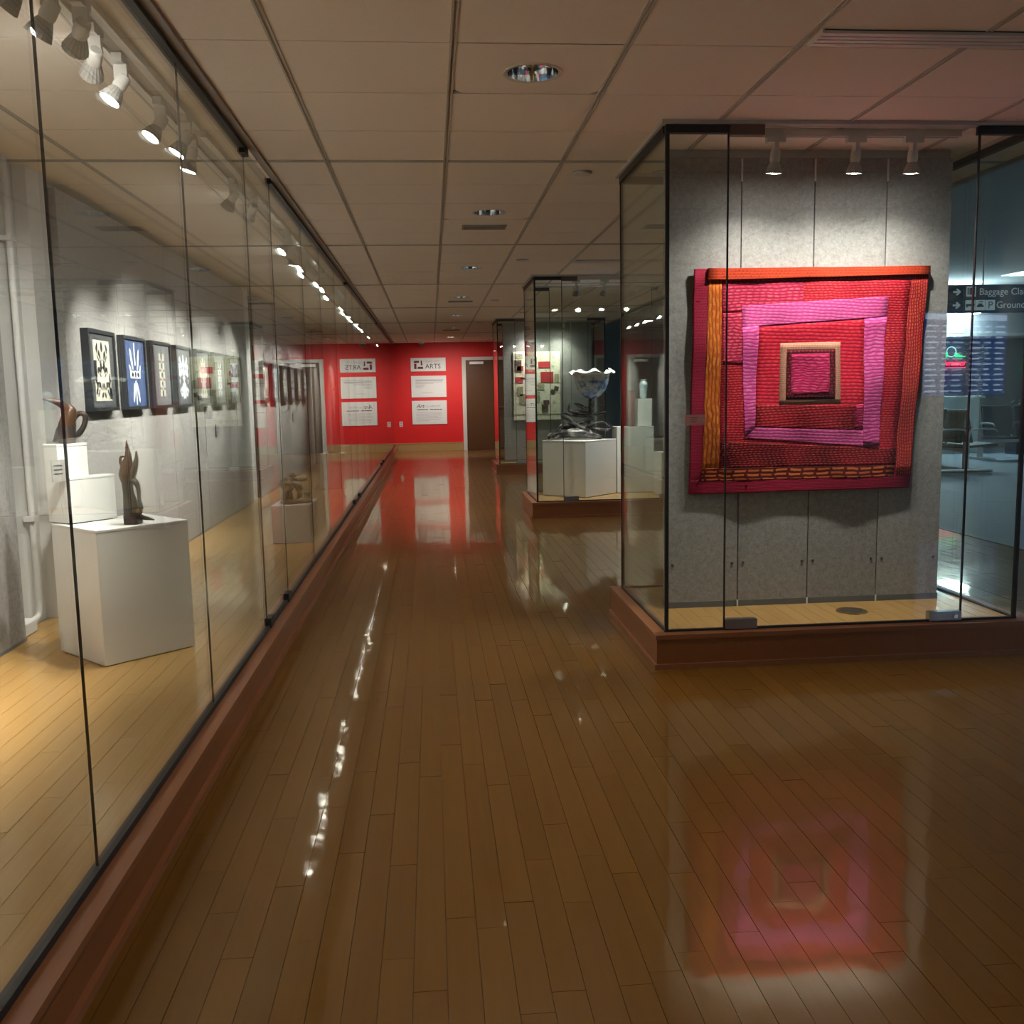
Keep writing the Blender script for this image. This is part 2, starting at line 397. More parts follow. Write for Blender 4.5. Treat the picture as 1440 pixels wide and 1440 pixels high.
# planks -----------------------------------------------------------
PW = .0762
def plank_layout(x0, x1, y0, y1, seed, skip=None):
    rn = random.Random(seed); out = []; n = int(round((x1-x0)/PW)); w = (x1-x0)/n
    for c in range(n):
        y = y0 - rn.random()*.9
        while y < y1:
            L = rn.choice((.45, .6, .75, .9, 1.05, 1.2)); a = max(y, y0); b = min(y+L, y1)
            if b-a > .02:
                X = x0+(c+.5)*w
                if not (skip and skip(X, a, b)): out.append((X, a, b, w, L))
            y += L
    return out
def planks(parent, lay, zt, mat, n_own, rank, seed, th=.004):
    """the n_own planks that show largest are objects, the rest one part"""
    rn = random.Random(seed); lay = sorted(lay, key=rank); cache = {}; rest = MB(); inv = parent.location
    for i, (X, a, b, w, L) in enumerate(lay):
        dz = rn.uniform(-.0003, .0003); tx, ty = rn.gauss(0, .0007), rn.gauss(0, .0016)
        g = .0007; l = b-a
        if i < n_own:
            key = (round(l, 3), round(w, 4))
            if key not in cache:
                cache[key] = MB().box((-w/2+g, -l/2+g, -th), (w/2-g, l/2-g, 0)).mesh('plank'); cache[key].materials.append(M[mat])
            obj('plank', cache[key], None, parent, Vector((X, (a+b)/2, zt+dz))-inv, (tx, ty, 0))
        else:
            k = len(rest.v); rest.box((X-w/2+g, a+g, zt-th), (X+w/2-g, b-g, zt))
            for j in range(k, len(rest.v)):
                x, y, z = rest.v[j]; rest.v[j] = (x-inv[0], y-inv[1], z+dz+(y-(a+b)/2)*tx-(x-X)*ty-inv[2])
    if rest.v: obj('plank_field', rest, mat, parent)['kind'] = 'stuff'
def seen(X, Y, Z):
    d = Vector((X, Y, Z-CAM_H)); w = d.dot(fwd)
    return w > .3 and abs(d.dot(r2)/w*F_PX) < 740 and abs(d.dot(u2)/w*F_PX) < 740
def skip_case(X, a, b):
    return any(CX0+.04 < X < CX1-.04 and a > y0+.02 and b < y0+CDEP-.02 for y0 in CASE_Y)
planks(fl, plank_layout(CURB_X-.05, 4.655, -10, YB-.02, 3, skip_case), 0, 'maple_floor', 300,
       lambda p: (0 if any(seen(p[0], y, 0) for y in (p[1], p[2])) else 1, p[0]**2+((p[1]+p[2])/2)**2), 5)

# ceiling ----------------------------------------------------------
DOWN = [GY0+TY*(-2.46+5*k) for k in range(-2, 7)]; DX = .419
VENT = [7.07, 12.62, 18.17]
SLOT = [3.335, 8.89, 14.44]
ce = struct(obj('ceiling', MB().box((XW, -10, 2.60), (XW+.02, -9.9, 2.62)), 'tee'))
def tile_mesh(hole=None):
    g = .0035; x0, x1, y0, y1 = g, TX-g, g, TY-g; b = MB()
    if not hole: b.box((x0, y0, 0), (x1, y1, .018))
    else:
        hx, hy, hr = hole; n = 32; ring = []; outer = []
        for k in range(n):
            a = 2*PI*k/n; c, s_ = math.cos(a), math.sin(a); ring.append((hx+hr*c, hy+hr*s_))
            t = min(((x1-hx)/c if c > 1e-6 else (x0-hx)/c if c < -1e-6 else 9), ((y1-hy)/s_ if s_ > 1e-6 else (y0-hy)/s_ if s_ < -1e-6 else 9))
            outer.append((hx+t*c, hy+t*s_))
        for k in range(n):
            j = (k+1) % n
            b.quad((*ring[k], 0), (*ring[j], 0), (*outer[j], 0), (*outer[k], 0))
            b.quad((*ring[k], 0), (*ring[j], 0), (*ring[j], .02), (*ring[k], .02))
    me = b.mesh('ceiling_tile'); me.materials.append(M['tile']); return me
TM = tile_mesh(); HM = {}
rest = MB(); nx0 = int(math.floor((XW-GX0)/TX)); nx1 = int(math.ceil((XE-GX0)/TX)); ny0 = int(math.floor((-10-GY0)/TY)); ny1 = int(math.ceil((YB-GY0)/TY))
for i in range(nx0, nx1):
    for j in range(ny0, ny1):
        x, y = GX0+i*TX, GY0+j*TY
        dn = [d for d in DOWN if y < d < y+TY] if i == 0 else []
        full = x > XW-.01 and x+TX < XE+.05 and y+TY < YB+.01
        if dn:
            me = tile_mesh((DX-x, dn[0]-y, .098)); obj('ceiling_tile', me, None, ce, (x, y, ZC))
        elif full and 2.2 < y < 13.5: obj('ceiling_tile', TM, None, ce, (x, y, ZC))
        else:
            a, b = max(x, XW)+.0035, min(x+TX, XE)-.0035; c, d = max(y, -10)+.0035, min(y+TY, YB)-.0035
            if b > a and d > c: rest.box((a, c, ZC), (b, d, ZC+.018))
obj('tile_field', rest, 'tile', ce)['kind'] = 'stuff'
g = MB()
for i in range(nx0+1, nx1):
    x = GX0+i*TX; g.box((x-.012, -10, ZC-.004), (x-.004, YB, ZC+.004)); g.box((x+.004, -10, ZC-.004), (x+.012, YB, ZC+.004)); g.box((x-.004, -10, ZC+.006), (x+.004, YB, ZC+.012))
obj('main_tee', g, 'tee', ce)
g = MB()
for j in range(ny0+1, ny1):
    y = GY0+j*TY
    if j % 5 == 0:
        g.box((XW, y-.014, ZC-.006), (XE, y-.005, ZC+.004)); g.box((XW, y+.005, ZC-.006), (XE, y+.014, ZC+.004)); g.box((XW, y-.005, ZC+.006), (XE, y+.005, ZC+.012))
    else: g.box((XW, y-.003, ZC+.006), (XE, y+.003, ZC+.012))
obj('cross_tee', g, 'tee', ce)

DOWN_FILL = bpy.data.lights.new('downlight', 'SPOT'); DOWN_FILL.energy = DOWN_W; DOWN_FILL.spot_size = math.radians(125); DOWN_FILL.spot_blend = .8; DOWN_FILL.shadow_soft_size = .045; DOWN_FILL.color = (1, .90, .78)  # added lamp inside each downlight, brightens the corridor floor
WASH_L = DOWN_FILL.copy(); WASH_L.energy = DOWN_W*2.6
def downlight(y, lit, nth):
    t = empty('recessed_downlight', (DX, y, ZC), 'round recessed chrome downlight, %s counted from the red end wall' % ORD[nth], 'ceiling light', 'recessed downlights along the corridor')
    obj('trim_ring', MB().lathe([(.096, 0), (.112, -.004), (.112, .001), (.096, .004)], 40, cap=False), 'lamp_white', t)
    cup = MB().lathe([(.097, -.002), (.094, .03), (.08, .07), (.055, .095)], 24, cap=False); obj('reflector_cup', cup, 'chrome', t)
    obj('bulb', MB().lathe([(.056, .094), (.03, .088), (.004, .086)], 20), 'down_glow' if lit else 'lamp_white', t)
    lo = bpy.data.objects.new('bulb_light', DOWN_FILL if nth else WASH_L); COL.objects.link(lo); lo.parent = t; lo.location = (0, 0, .07 if nth else .012); lo.rotation_euler = (0 if nth else .6, 0, 0)
    cr = MB().box((-.093, -.0015, .02), (.093, .0015, .06)).box((-.0015, -.093, .02), (.0015, .093, .06)); obj('cross_baffle', cr, 'chrome', t)
for k, y in enumerate(DOWN): downlight(y, k in (0, 4, 6, 8, 7), len(DOWN)-1-k)
def vent(y):
    t = empty('ceiling_vent', (DX, y, ZC), 'small grey louvred air grille in the ceiling, %s from the red end wall' % ORD[2-VENT.index(y)], 'vent', 'small air grilles along the corridor')
    fr = MB()
    for a, b in (((-.16, -.085, -.006), (.16, -.07, .001)), ((-.16, .07, -.006), (.16, .085, .001)), ((-.16, -.07, -.006), (-.145, .07, .001)), ((.145, -.07, -.006), (.16, .07, .001))): fr.box(a, b)
    obj('frame', fr, 'vent_grey', t); bx('back_plate', (-.145, -.07, -.0012), (.145, .07, .001), 'mat_slate', t)
    me = MB().box((-.145, -.004, -.005), (.145, .004, -.001)).mesh('slat'); me.materials.append(M['vent_grey'])
    for k in range(7): obj('slat', me, None, t, (0, -.057+k*.019, 0), (.5, 0, 0))
for y in VENT: vent(y)
for y in SLOT:
    lb = ('long linear slot air diffuser in the ceiling in front of the red quilt case', 'long linear slot air diffuser in the ceiling before the driftwood bowl case', 'long linear slot air diffuser in the ceiling before the cream collage case')[SLOT.index(y)]
    t = empty('slot_diffuser', (1.36, y, ZC), lb, 'vent', 'linear slot diffusers')
    bx('back_plate', (0, -.062, -.004), (1.45, .062, .0), 'black', t)
    for k, yy in enumerate((-.062, -.030, .002, .034)): bx('slat', (0, yy, -.014), (1.45, yy+(.022 if k else .024), -.003), 'lamp_white', t)
    bx('end_cap', (-.008, -.066, -.014), (0, .066, 0), 'lamp_white', t)
for y in (5.356, 8.78, 12.5, 16.3):
    t = empty('sprinkler_cover', (.865, y, ZC), 'flat round white ceiling cover plate, %s from the red end wall' % ORD[[16.3, 12.5, 8.78, 5.356].index(y)], 'sprinkler', 'round cover plates on the ceiling')
    obj('plate', MB().lathe([(.045, -.012), (.05, -.007), (.05, .0)], 24), 'lamp_white', t)
    obj('ring', MB().lathe([(.052, -.005), (.056, -.004), (.056, .001), (.052, .001)], 24, cap=False), 'vent_grey', t)

# ------------------------------------------------------------------ end wall: door, posters, baseboard
bb = struct(bx('baseboard_back', (XW, YB-.022, 0), (.73, YB, .17), 'oak_base')); bx('cap_moulding', (XW, YB-.030, .17), (.73, YB, .192), 'oak_base', bb)
bb = struct(bx('baseboard_right', (1.88, YB-.022, 0), (XE, YB, .17), 'oak_base')); bx('cap_moulding', (1.88, YB-.030, .17), (XE, YB, .192), 'oak_base', bb)
d = tag(bpy.data.objects.new('door_1', None), 'dark brown wooden door in a grey frame on the red end wall', 'door', kind='structure'); COL.objects.link(d); d.location = (.80, YB, 0)
bx('door_leaf', (.04, -.03, .008), (.96, .0, 2.09), 'door_veneer', d)
for a, b in (((-.06, -.06, 0), (.03, .0, 2.17)), ((.97, -.06, 0), (1.06, .0, 2.17)), ((.03, -.06, 2.10), (.97, .0, 2.17))): bx('door_frame', a, b, 'wall_white', d)
bx('door_closer', (.12, -.10, 2.0), (.44, -.03, 2.06), 'plastic_white', d); bx('closer_arm', (.26, -.09, 2.06), (.30, -.05, 2.10), 'bronze_fitting', d)
h = obj('door_handle', MB().tube([(.88, -.03, 1.0), (.88, -.08, 1.0), (.80, -.09, 1.0), (.76, -.09, 1.0)], .012), 'steel', d)

def poster(z0, z1, label):
    t = empty('wall_poster', (-.45, YB, z0), label, 'sign', None); bevel(bx('board', (0, -.02, 0), (.815, 0, z1-z0), 'board', t), .002); return t
t = poster(1.858, 2.168, 'white sign board with maroon pinwheel logo and the word ARTS, topmost of three')
lg = [[(.07,.22),(.095,.245),(.19,.245),(.205,.215),(.19,.20),(.08,.19)], [(.08,.055),(.135,.055),(.135,.18),(.08,.175)],
      [(.235,.25),(.265,.245),(.275,.13),(.235,.14)], [(.155,.055),(.29,.055),(.285,.105),(.165,.105)]]
for p in lg: obj('logo_blade', MB().prism(p, lambda u, v, q: (u, q, v), -.0225, -.0195), 'ink_maroon', t)
lettering('QUAD CITY', .062, 'ink_grey', t, (.335, -.0212, .205))
lettering('ARTS', .155, 'ink', t, (.335, -.0212, .062))
t = poster(1.257, 1.753, 'white text board with fine grey print, middle of three on the red wall')
for k in range(8):
    w = (.66, .64, .62, .42, .22, .2, .16, .0)[k]
    if w: bx('print_line', (.10, -.0212, .405-k*.03), (.10+w, -.0195, .414-k*.03), 'ink_grey' if k != 1 else 'ink', t)
bx('print_line', (.23, -.0212, .10), (.50, -.0195, .108), 'ink_grey', t)
t = poster(.626, 1.176, 'white board headed Art at the AIRPORT, lowest of three on the red wall')
lettering('Art', .13, 'ink', t, (.10, -.0212, .385), shear=.3); lettering('at the', .05, 'ink_grey', t, (.28, -.0212, .40), shear=.2); lettering('AIRPORT', .062, 'ink_grey', t, (.42, -.0212, .40))
for a, b in ((.12, .30), (.31, .37), (.42, .50), (.51, .58), (.59, .64), (.65, .70)): bx('print_line', (a, -.0212, .335), (b, -.0195, .352), 'ink', t)
for k in range(7): bx('print_line', (.10, -.0212, .27-k*.032), (.10+(.6, .57, .6, .5, .6, .55, .3)[k], -.0195, .277-k*.032), 'ink_grey', t)
t = empty('wall_outlet', (-.715, YB, .64), 'white power outlet plate low on the red wall beside the text boards', 'outlet')
bevel(bx('cover_plate', (-.038, -.008, -.06), (.038, 0, .06), 'plastic_white', t), .003)
for z in (-.028, .028): bx('socket', (-.018, -.0095, z-.016), (.018, -.0075, z+.016), 'card_grey', t)
t = empty('security_camera', (-.19, YB-.25, ZC), 'small white dome camera under the ceiling before the red wall', 'camera')
obj('mount', MB().lathe([(.07, -.03), (.075, -.02), (.075, 0)], 24), 'plastic_white', t)
obj('dome', MB().lathe([(.004, -.10), (.035, -.09), (.055, -.065), (.06, -.03)], 24), 'mat_slate', t)

# ------------------------------------------------------------------ long built-in display case on the left
LC = empty('long_display_case', (GLX, 1.0, 0), 'long glass-fronted display case with low wooden kerb along the left wall', 'display case')
def L(a): return (a[0]-GLX, a[1]-1.0, a[2])
def lbx(name, a, b, mat, par=None, **k): return bx(name, L(a), L(b), mat, LC if par is None else par, **k)
Y0 = -1.0
lbx('kerb_board', (GLX-.05, Y0, 0), (CURB_X-.012, YB, CURB_H-.022), 'cherry')
lbx('kerb_cap', (GLX-.05, Y0, CURB_H-.022), (CURB_X, YB, CURB_H), 'cherry_trim')
lbx('shoe_moulding', (CURB_X-.013, Y0, 0), (CURB_X+.006, YB, .024), 'cherry_trim')
lbx('glass_gasket', (GLX-.013, Y0, CURB_H), (GLX+.013, YB, CURB_H+.020), 'gasket')
lbx('header_channel', (GLX-.018, Y0, ZC-.030), (GLX+.018, 4.78, ZC+.004), 'gasket')
lbx('header_channel', (GLX-.018, 5.50, ZC-.030), (GLX+.018, YB, ZC+.004), 'gasket')
lbx('header_trim', (GLX+.018, Y0, ZC-.012), (GLX+.055, YB, ZC+.002), 'vent_grey')
lbx('platform', (XW, Y0, 0), (GLX-.05, YB, PZ-.0045), 'black')
planks(LC, plank_layout(XW+.01, GLX-.014, Y0, YB-.01, 21), PZ, 'platform_wood', 130,
       lambda p: (0 if any(seen(p[0], y, PZ) for y in (p[1], p[2])) else 1, (p[1]+p[2])/2), 8)
joints = [Y0, .05, 1.10, 2.31, 3.58, 4.78, 5.50, 6.76, 7.81, 8.99, 10.2, 11.05, 12.25, 13.45, 14.65, 15.85, 16.6, 17.8, 19.0, 20.2, 21.4, YB]
for a, b in zip(joints, joints[1:]):
    door = abs(a-4.78) < .01 or abs(a-10.2) < .01 or abs(a-15.85) < .01
    lbx('glass_pane', (GLX-.005, a+.0026, CURB_H+.012), (GLX+.005, b-.0026, ZC-.016 if not door else ZC-.006), 'glass')
    if a > Y0: lbx('joint_seal', (GLX-.0030, a-.0024, CURB_H+.012), (GLX+.0030, a+.0024, ZC-.01), 'gasket')
    if door:
        for yy in (a+.01, b-.11):
            lbx('patch_fitting', (GLX-.016, yy, CURB_H+.006), (GLX+.020, yy+.10, CURB_H+.055), 'gasket')
        lbx('patch_fitting', (GLX-.016, a-.05, ZC-.05), (GLX+.018, a+.05, ZC-.004), 'gasket')
# grey felt wall panels behind the glass
def felt_run(x, ya, yb, z0, z1, label, group):
    n = max(1, round((yb-ya)/1.02)); t = empty('felt_wall', (x, ya, z0), label, 'wall panel', group); w = (yb-ya)/n
    for k in range(n): bevel(bx('felt_panel', (-.075, k*w+.003, .0), (0, (k+1)*w-.003, z1-z0), 'felt', t), .003)
    bx('base_strip', (-.074, 0, -.001), (.002, yb-ya, .016), 'mat_slate', t); return t
felt_run(-2.0, -.95, 4.70, PZ, 2.50, 'run of grey felt panels before the white pipe recess in the long case', None)
felt_run(-2.0, 5.50, 10.72, PZ, 2.47, 'run of grey felt panels with seven black frames in the long case', None)
felt_run(-2.0, 11.20, 16.30, PZ, 2.47, 'run of grey felt panels with six black frames in the long case', None)
felt_run(-2.0, 16.75, 21.9, PZ, 2.47, 'run of grey felt panels nearest the red end wall in the long case', None)
t = empty('wall_conduit', (-2.06, 5.02, PZ), 'white painted pipe running up the recess with a floor box', 'pipe')
obj('pipe', MB().tube([(.0, 0, .10), (0, 0, 1.2), (0, 0, ZC-PZ)], .017, 12), 'wall_white', t)
obj('elbow', MB().tube([(0, 0, .12), (0, -.02, .06), (0, -.09, .045), (0, -.14, .045)], .017, 10), 'wall_white', t)
bevel(bx('floor_box', (-.03, -.30, 0), (.035, -.12, .07), 'wall_white', t), .008)
for z in (.55, 1.95): obj('pipe_clip', MB().box((-.03, -.035, z), (.021, .035, z+.025)), 'wall_white', t)
struct(bx('trim_2', (XW, 5.20, PZ), (-2.03, 5.46, ZC), 'wall_white'))
struct(bx('trim_3', (XW, 10.80, PZ), (-2.03, 11.12, ZC), 'wall_white'))
struct(bx('trim_4', (XW, 16.38, PZ), (-2.03, 16.68, ZC), 'wall_white'))

# framed prints
def ell(cx, cy, a, b, rot=0, n=14):
    return [(cx+a*math.cos(2*PI*k/n)*math.cos(rot)-b*math.sin(2*PI*k/n)*math.sin(rot), cy+a*math.cos(2*PI*k/n)*math.sin(rot)+b*math.sin(2*PI*k/n)*math.cos(rot)) for k in range(n)]
def rect(x0, y0, x1, y1): return [(x0, y0), (x1, y0), (x1, y1), (x0, y1)]
def motif(kind, rn):
    pale, dark = [], []
    if kind == 0:
        pale += [rect(-.14, -.18, .14, .18)]
        for k in range(22):
            x, y = rn.uniform(.015, .12), rn.uniform(-.16, .15); a, b, r_ = rn.uniform(.005, .012), rn.uniform(.014, .034), rn.uniform(-1, 1)
            dark += [ell(x, y, a, b, r_, 8), ell(-x, y, a, b, -r_, 8)]
        dark += [ell(0, .14, .016, .03), rect(-.14, -.06, -.10, .06), rect(.10, -.17, .14, -.10)]
    elif kind == 1:
        for s_ in (-1, 1):
            pale += [ell(s_*.07, .09, .018, .075, -s_*.35), ell(s_*.045, -.13, .018, .07, s_*.35), ell(s_*.10, .02, .012, .04, -s_*.6)]
        pale += [rect(-.012, .05, .012, .20), rect(-.11, -.035, .11, .015), rect(-.010, -.21, .010, -.05)]
        dark += [ell(-.06, -.01, .02, .015), ell(.06, -.01, .02, .015), ell(0, -.01, .015, .02)]
    elif kind == 2:
        for k in range(5):
            for s_ in (-1, 1): pale.append(ell(s_*.045, .13-k*.065, .035, .035, .78, 4))
        for k in range(4): pale.append(ell(0, .10-k*.065, .02, .028))
        dark += [ell(0, .13-k*.065, .012, .02) for k in range(5)]
    else:
        for k in range(26):
            x, y = rn.uniform(.0, .13), rn.uniform(-.16, .16); a, b, r_ = rn.uniform(.008, .028), rn.uniform(.01, .03), rn.uniform(0, 3)
            pale += [ell(x, y, a, b, r_, 8), ell(-x, y, a, b, -r_, 8)]
        pale += [rect(-.02, -.17, .02, .17)]
    return pale, dark
def framed(y0, label, kind, mat, pm, zc=1.495, w=.47, h=.48):
    rn = random.Random(int(y0*100)); t = empty('framed_print', (-2.0, y0+w/2, zc-h/2), label, 'framed print', 'black framed prints on the felt wall')
    def P(u, v, q): return (q, u, v+h/2)
    fr = MB(); e = .022
    for a in (rect(-w/2, -h/2, -w/2+e, h/2), rect(w/2-e, -h/2, w/2, h/2), rect(-w/2+e, -h/2, w/2-e, -h/2+e), rect(-w/2+e, h/2-e, w/2-e, h/2)): fr.prism(a, P, -.004, .045)
    obj('frame', fr, 'frame_black', t)
    obj('mat_board', MB().prism(rect(-w/2+e, -h/2+e, w/2-e, h/2-e), P, -.003, .034), mat, t)
    pale, dark = motif(kind, rn); b = MB()
    for i, p in enumerate(pale): b.prism(p, P, .0335, .0350+.0001*(i % 7))
    pr = obj('cut_paper', b, pm, t)
    if dark:
        b = MB()
        for p in dark: b.prism(p, P, .0335, .0362)
        obj('ink_shapes', b, 'frame_black', t)
F1 = [(5.72, 'black framed print of pale leafy scrollwork, beside the white pipe recess', 0, 'mat_dark', 'print_cream'),
      (6.36, 'print of crossed white feathers with blue light painted in, second frame from the pipe recess', 1, 'mat_bluelit', 'print_pale'),
      (7.00, 'black framed print of a pale diamond column, third frame from the pipe recess', 2, 'mat_slate', 'print_cream'),
      (7.62, 'black framed print of scattered pale shapes, fourth frame from the pipe recess', 3, 'mat_dark', 'print_pale'),
      (8.28, 'black framed pale print, fifth frame from the pipe recess', 3, 'mat_dark', 'print_cream'),
      (8.93, 'black framed pale print, sixth frame from the pipe recess', 2, 'mat_dark', 'print_pale'),
      (9.59, 'black framed pale print, seventh and last frame of the panel after the pipe recess', 3, 'mat_slate', 'print_pale'),
      (11.43, 'black framed pale print, first frame of the second felt run', 0, 'mat_dark', 'print_cream'),
      (12.13, 'black framed bright pale print, second frame of the second felt run', 0, 'mat_dark', 'print_pale'),
      (12.95, 'black framed pale print, third frame of the second felt run', 3, 'mat_dark', 'print_cream'),
      (13.66, 'black framed pale print, fourth frame of the second felt run', 1, 'mat_dark', 'print_pale'),
      (14.36, 'black framed pale print, fifth frame of the second felt run', 2, 'mat_dark', 'print_cream'),
      (15.04, 'black framed pale print, last frame of the second felt run', 3, 'mat_dark', 'print_pale')]
for f in F1: framed(*f)
for y, lb in ((9.05, 'small dark caption plate on the felt under the sixth frame'), (14.0, 'small dark caption plate on the felt under the frames of the second run')):
    t = empty('caption_plate', (-2.0, y, 1.02), lb, 'label'); bx('plate', (-.002, -.05, -.055), (.012, .05, .055), 'mat_slate', t); bx('print_line', (.0115, -.03, .0), (.0128, .03, .008), 'ink_grey', t)

# plinths ------------------------------------------------------------
def plinth(name, cx, cy, z0, z1, sx, sy, ang, label, cat='pedestal', group=None):
    t = empty(name, (cx, cy, z0), label, cat, group, ang)
    bevel(bx('body', (-sx/2, -sy/2, .004), (sx/2, sy/2, z1-z0-.012), 'pedestal', t), .003)
    bevel(bx('top_panel', (-sx/2-.0015, -sy/2-.0015, z1-z0-.012), (sx/2+.0015, sy/2+.0015, z1-z0), 'pedestal', t), .002)
    bx('shadow_base', (-sx/2+.012, -sy/2+.012, 0), (sx/2-.012, sy/2-.012, .005), 'black', t); return t
plinth('display_pedestal', -1.447, 4.467, PZ, .763, .435, .435, .775, 'large white pedestal carrying two risers in the long case')
AR = math.atan2(.19, .142)
def RP(al, dn): return (-1.636+al*math.cos(AR)-dn*math.sin(AR), 4.392+al*math.sin(AR)+dn*math.cos(AR))
c = RP(.119, .03); plinth('display_riser', c[0], c[1], .763, .975, .238, .06, AR, 'low white box riser on the large pedestal', 'riser')
c = RP(.075, .115); plinth('display_riser', c[0], c[1], .763, 1.125, .15, .105, AR, 'tall narrow white riser on the large pedestal behind the low box', 'riser')
t = empty('caption_card', (-1.645, 4.372, .975), 'small grey caption card leaning over the low white riser', 'label', rz=AR)
bx('card', (-.055, -.003, -.012), (.02, .0005, .085), 'card_grey', t)
for k in range(3): bx('print_line', (-.045, -.0035, .02+k*.018), (-.005, -.0029, .026+k*.018), 'ink', t)
plinth('display_pedestal', -1.135, 7.82, PZ, .463, .30, .48, 0, 'low white pedestal carrying the bronze root sculpture in the long case')
plinth('display_pedestal', -1.25, 12.2, PZ, .60, .32, .32, .0, 'white pedestal with a dark pole sculpture far along the long case')
plinth('display_pedestal', -1.10, 13.6, PZ, .62, .34, .34, .3, 'white pedestal with a twig-shaped reflection form far along the long case')

# sculpture 1: twisted vessel form on the tall riser
c = RP(.085, .115)
t = empty('carved_sculpture', (c[0], c[1], 1.125), 'twisted dark carved form with coppery beak on the tall riser', 'sculpture', rz=.3)
obj('body', MB().tube([(-.01, 0, 0), (.0, 0, .05), (.012, 0, .10), (.02, 0, .145), (.0, 0, .175)], [.052, .044, .034, .024, .010], 12, 6, .08), 'glaze_flame', t)
obj('throat', MB().tube([(.004, -.004, .08), (.016, -.004, .12), (.022, -.004, .150), (.006, -.004, .178)], [.036, .033, .028, .012], 12, 6), 'carved_wood', t)
obj('beak', MB().tube([(.012, 0, .155), (-.02, -.01, .185), (-.06, -.02, .20), (-.085, -.02, .205)], [.018, .016, .009, .003], 10), 'carved_wood', t)
obj('loop', MB().tube([(.03, 0, .03), (.055, 0, .045), (.080, 0, .085), (.085, 0, .125), (.06, 0, .135), (.035, 0, .11)], [.012, .014, .012, .012, .012, .012], 10), 'glaze_flame', t)
# sculpture 2: flame with holes, on the pedestal
t = empty('flame_sculpture', (-1.352, 4.36, .763), 'slender flame-shaped carved wood sculpture on a black foot', 'sculpture', rz=-.25)
bevel(bx('foot', (-.030, -.030, 0), (.030, .030, .034), 'black', t), .003)
obj('lower_body', MB().tube([(-.002, 0, .03), (-.006, 0, .08), (-.014, 0, .14), (-.018, 0, .20)], [.040, .034, .024, .024], 12, 6), 'glaze_flame', t)
obj('flame', MB().tube([(-.018, 0, .19), (-.020, 0, .225), (-.012, 0, .265), (-.004, 0, .31), (-.008, 0, .378)], [.024, .032, .026, .014, .001], 12, 6), 'carved_wood', t)
obj('blade', MB().tube([(.0, 0, .20), (.020, 0, .245), (.034, 0, .285), (.038, 0, .33)], [.018, .016, .011, .001], 8), 'carved_wood', t)
obj('loop', MB().tube([(-.005, 0, .205), (.022, 0, .190), (.036, 0, .160), (.036, 0, .11), (.038, 0, .07), (.02, 0, .045)], [.014, .014, .010, .008, .014, .02], 8), 'glaze_flame', t)
obj('curl', MB().tube([(-.030, 0, .25), (-.042, 0, .275), (-.040, 0, .30), (-.022, 0, .305)], [.009, .007, .006, .004], 8), 'carved_wood', t)
obj('toe', MB().tube([(.02, 0, .04), (.05, 0, .030), (.085, -.01, .026), (.115, -.02, .022)], [.012, .010, .007, .002], 8), 'glaze_flame', t)
# sculpture 3: bronze root form
t = empty('root_sculpture', (-1.135, 7.80, .463), 'gnarled pale bronze root sculpture lying on the low pedestal', 'sculpture')
obj('base', MB().lathe([(.12, 0), (.135, .008), (.11, .022), (.05, .03)], 20, rfn=lambda a, z, k: 1+.18*math.sin(3*a+1)), 'carved_wood', t)
rn = random.Random(4)
br = [[(-.09, 0, .02), (-.07, .02, .10), (-.09, 0, .16), (-.05, .0, .20)], [(-.02, 0, .02), (-.03, -.02, .12), (.0, 0, .18), (.01, .0, .235)], [(.01, 0, .20), (.06, .0, .19), (.10, .02, .205)],
      [(-.10, 0, .15), (-.03, 0, .165), (.05, -.02, .15), (.07, -.02, .10)], [(.04, 0, .02), (.05, -.02, .08), (.02, .0, .14)], [(.05, -.05, .02), (.10, -.06, .03), (.115, -.06, .09)], [(-.06, -.03, .02), (-.05, -.03, .09), (-.01, -.02, .13)]]
for i, p in enumerate(br): obj('branch', MB().tube(p, [.020, .022, .024, .014][:len(p)], 8, 5, .35, i), 'bronze_wood', t)
obj('knob', MB().lathe([(.004, 0), (.026, .01), (.032, .028), (.022, .048), (.004, .054)], 12, (.0, 0, .20)), 'bronze_wood', t)
t = empty('pole_sculpture', (-1.25, 12.2, .60), 'tall thin dark pole sculpture on a white pedestal in the long case', 'sculpture')
obj('foot', MB().lathe([(.07, 0), (.07, .02), (.02, .03)], 16), 'black', t); obj('pole', MB().tube([(0, 0, .02), (.01, 0, .5), (-.01, 0, 1.05)], [.022, .018, .012], 8), 'driftwood', t)
obj('arm', MB().tube([(.0, 0, .78), (.05, .05, .84), (.04, .10, .98)], [.014, .010, .005], 8), 'driftwood', t)
t = empty('twig_reflection', (-1.10, 13.6, .62), 'low orange-brown twig form standing for a glowing reflection on a far white pedestal', 'sculpture')  # twig form added in place of a glowing reflection in the glass
for i, p in enumerate(([(-.14, 0, .10), (-.06, 0, .03), (.06, 0, .05), (.15, 0, .09)], [(-.02, 0, .0), (-.01, .02, .05), (.02, .0, .10)], [(.04, 0, .0), (.05, 0, .05), (.09, .02, .12)])): obj('branch', MB().tube(p, [.010, .016, .014, .006][:len(p)], 8, 5, .3, i), 'carved_wood', t)

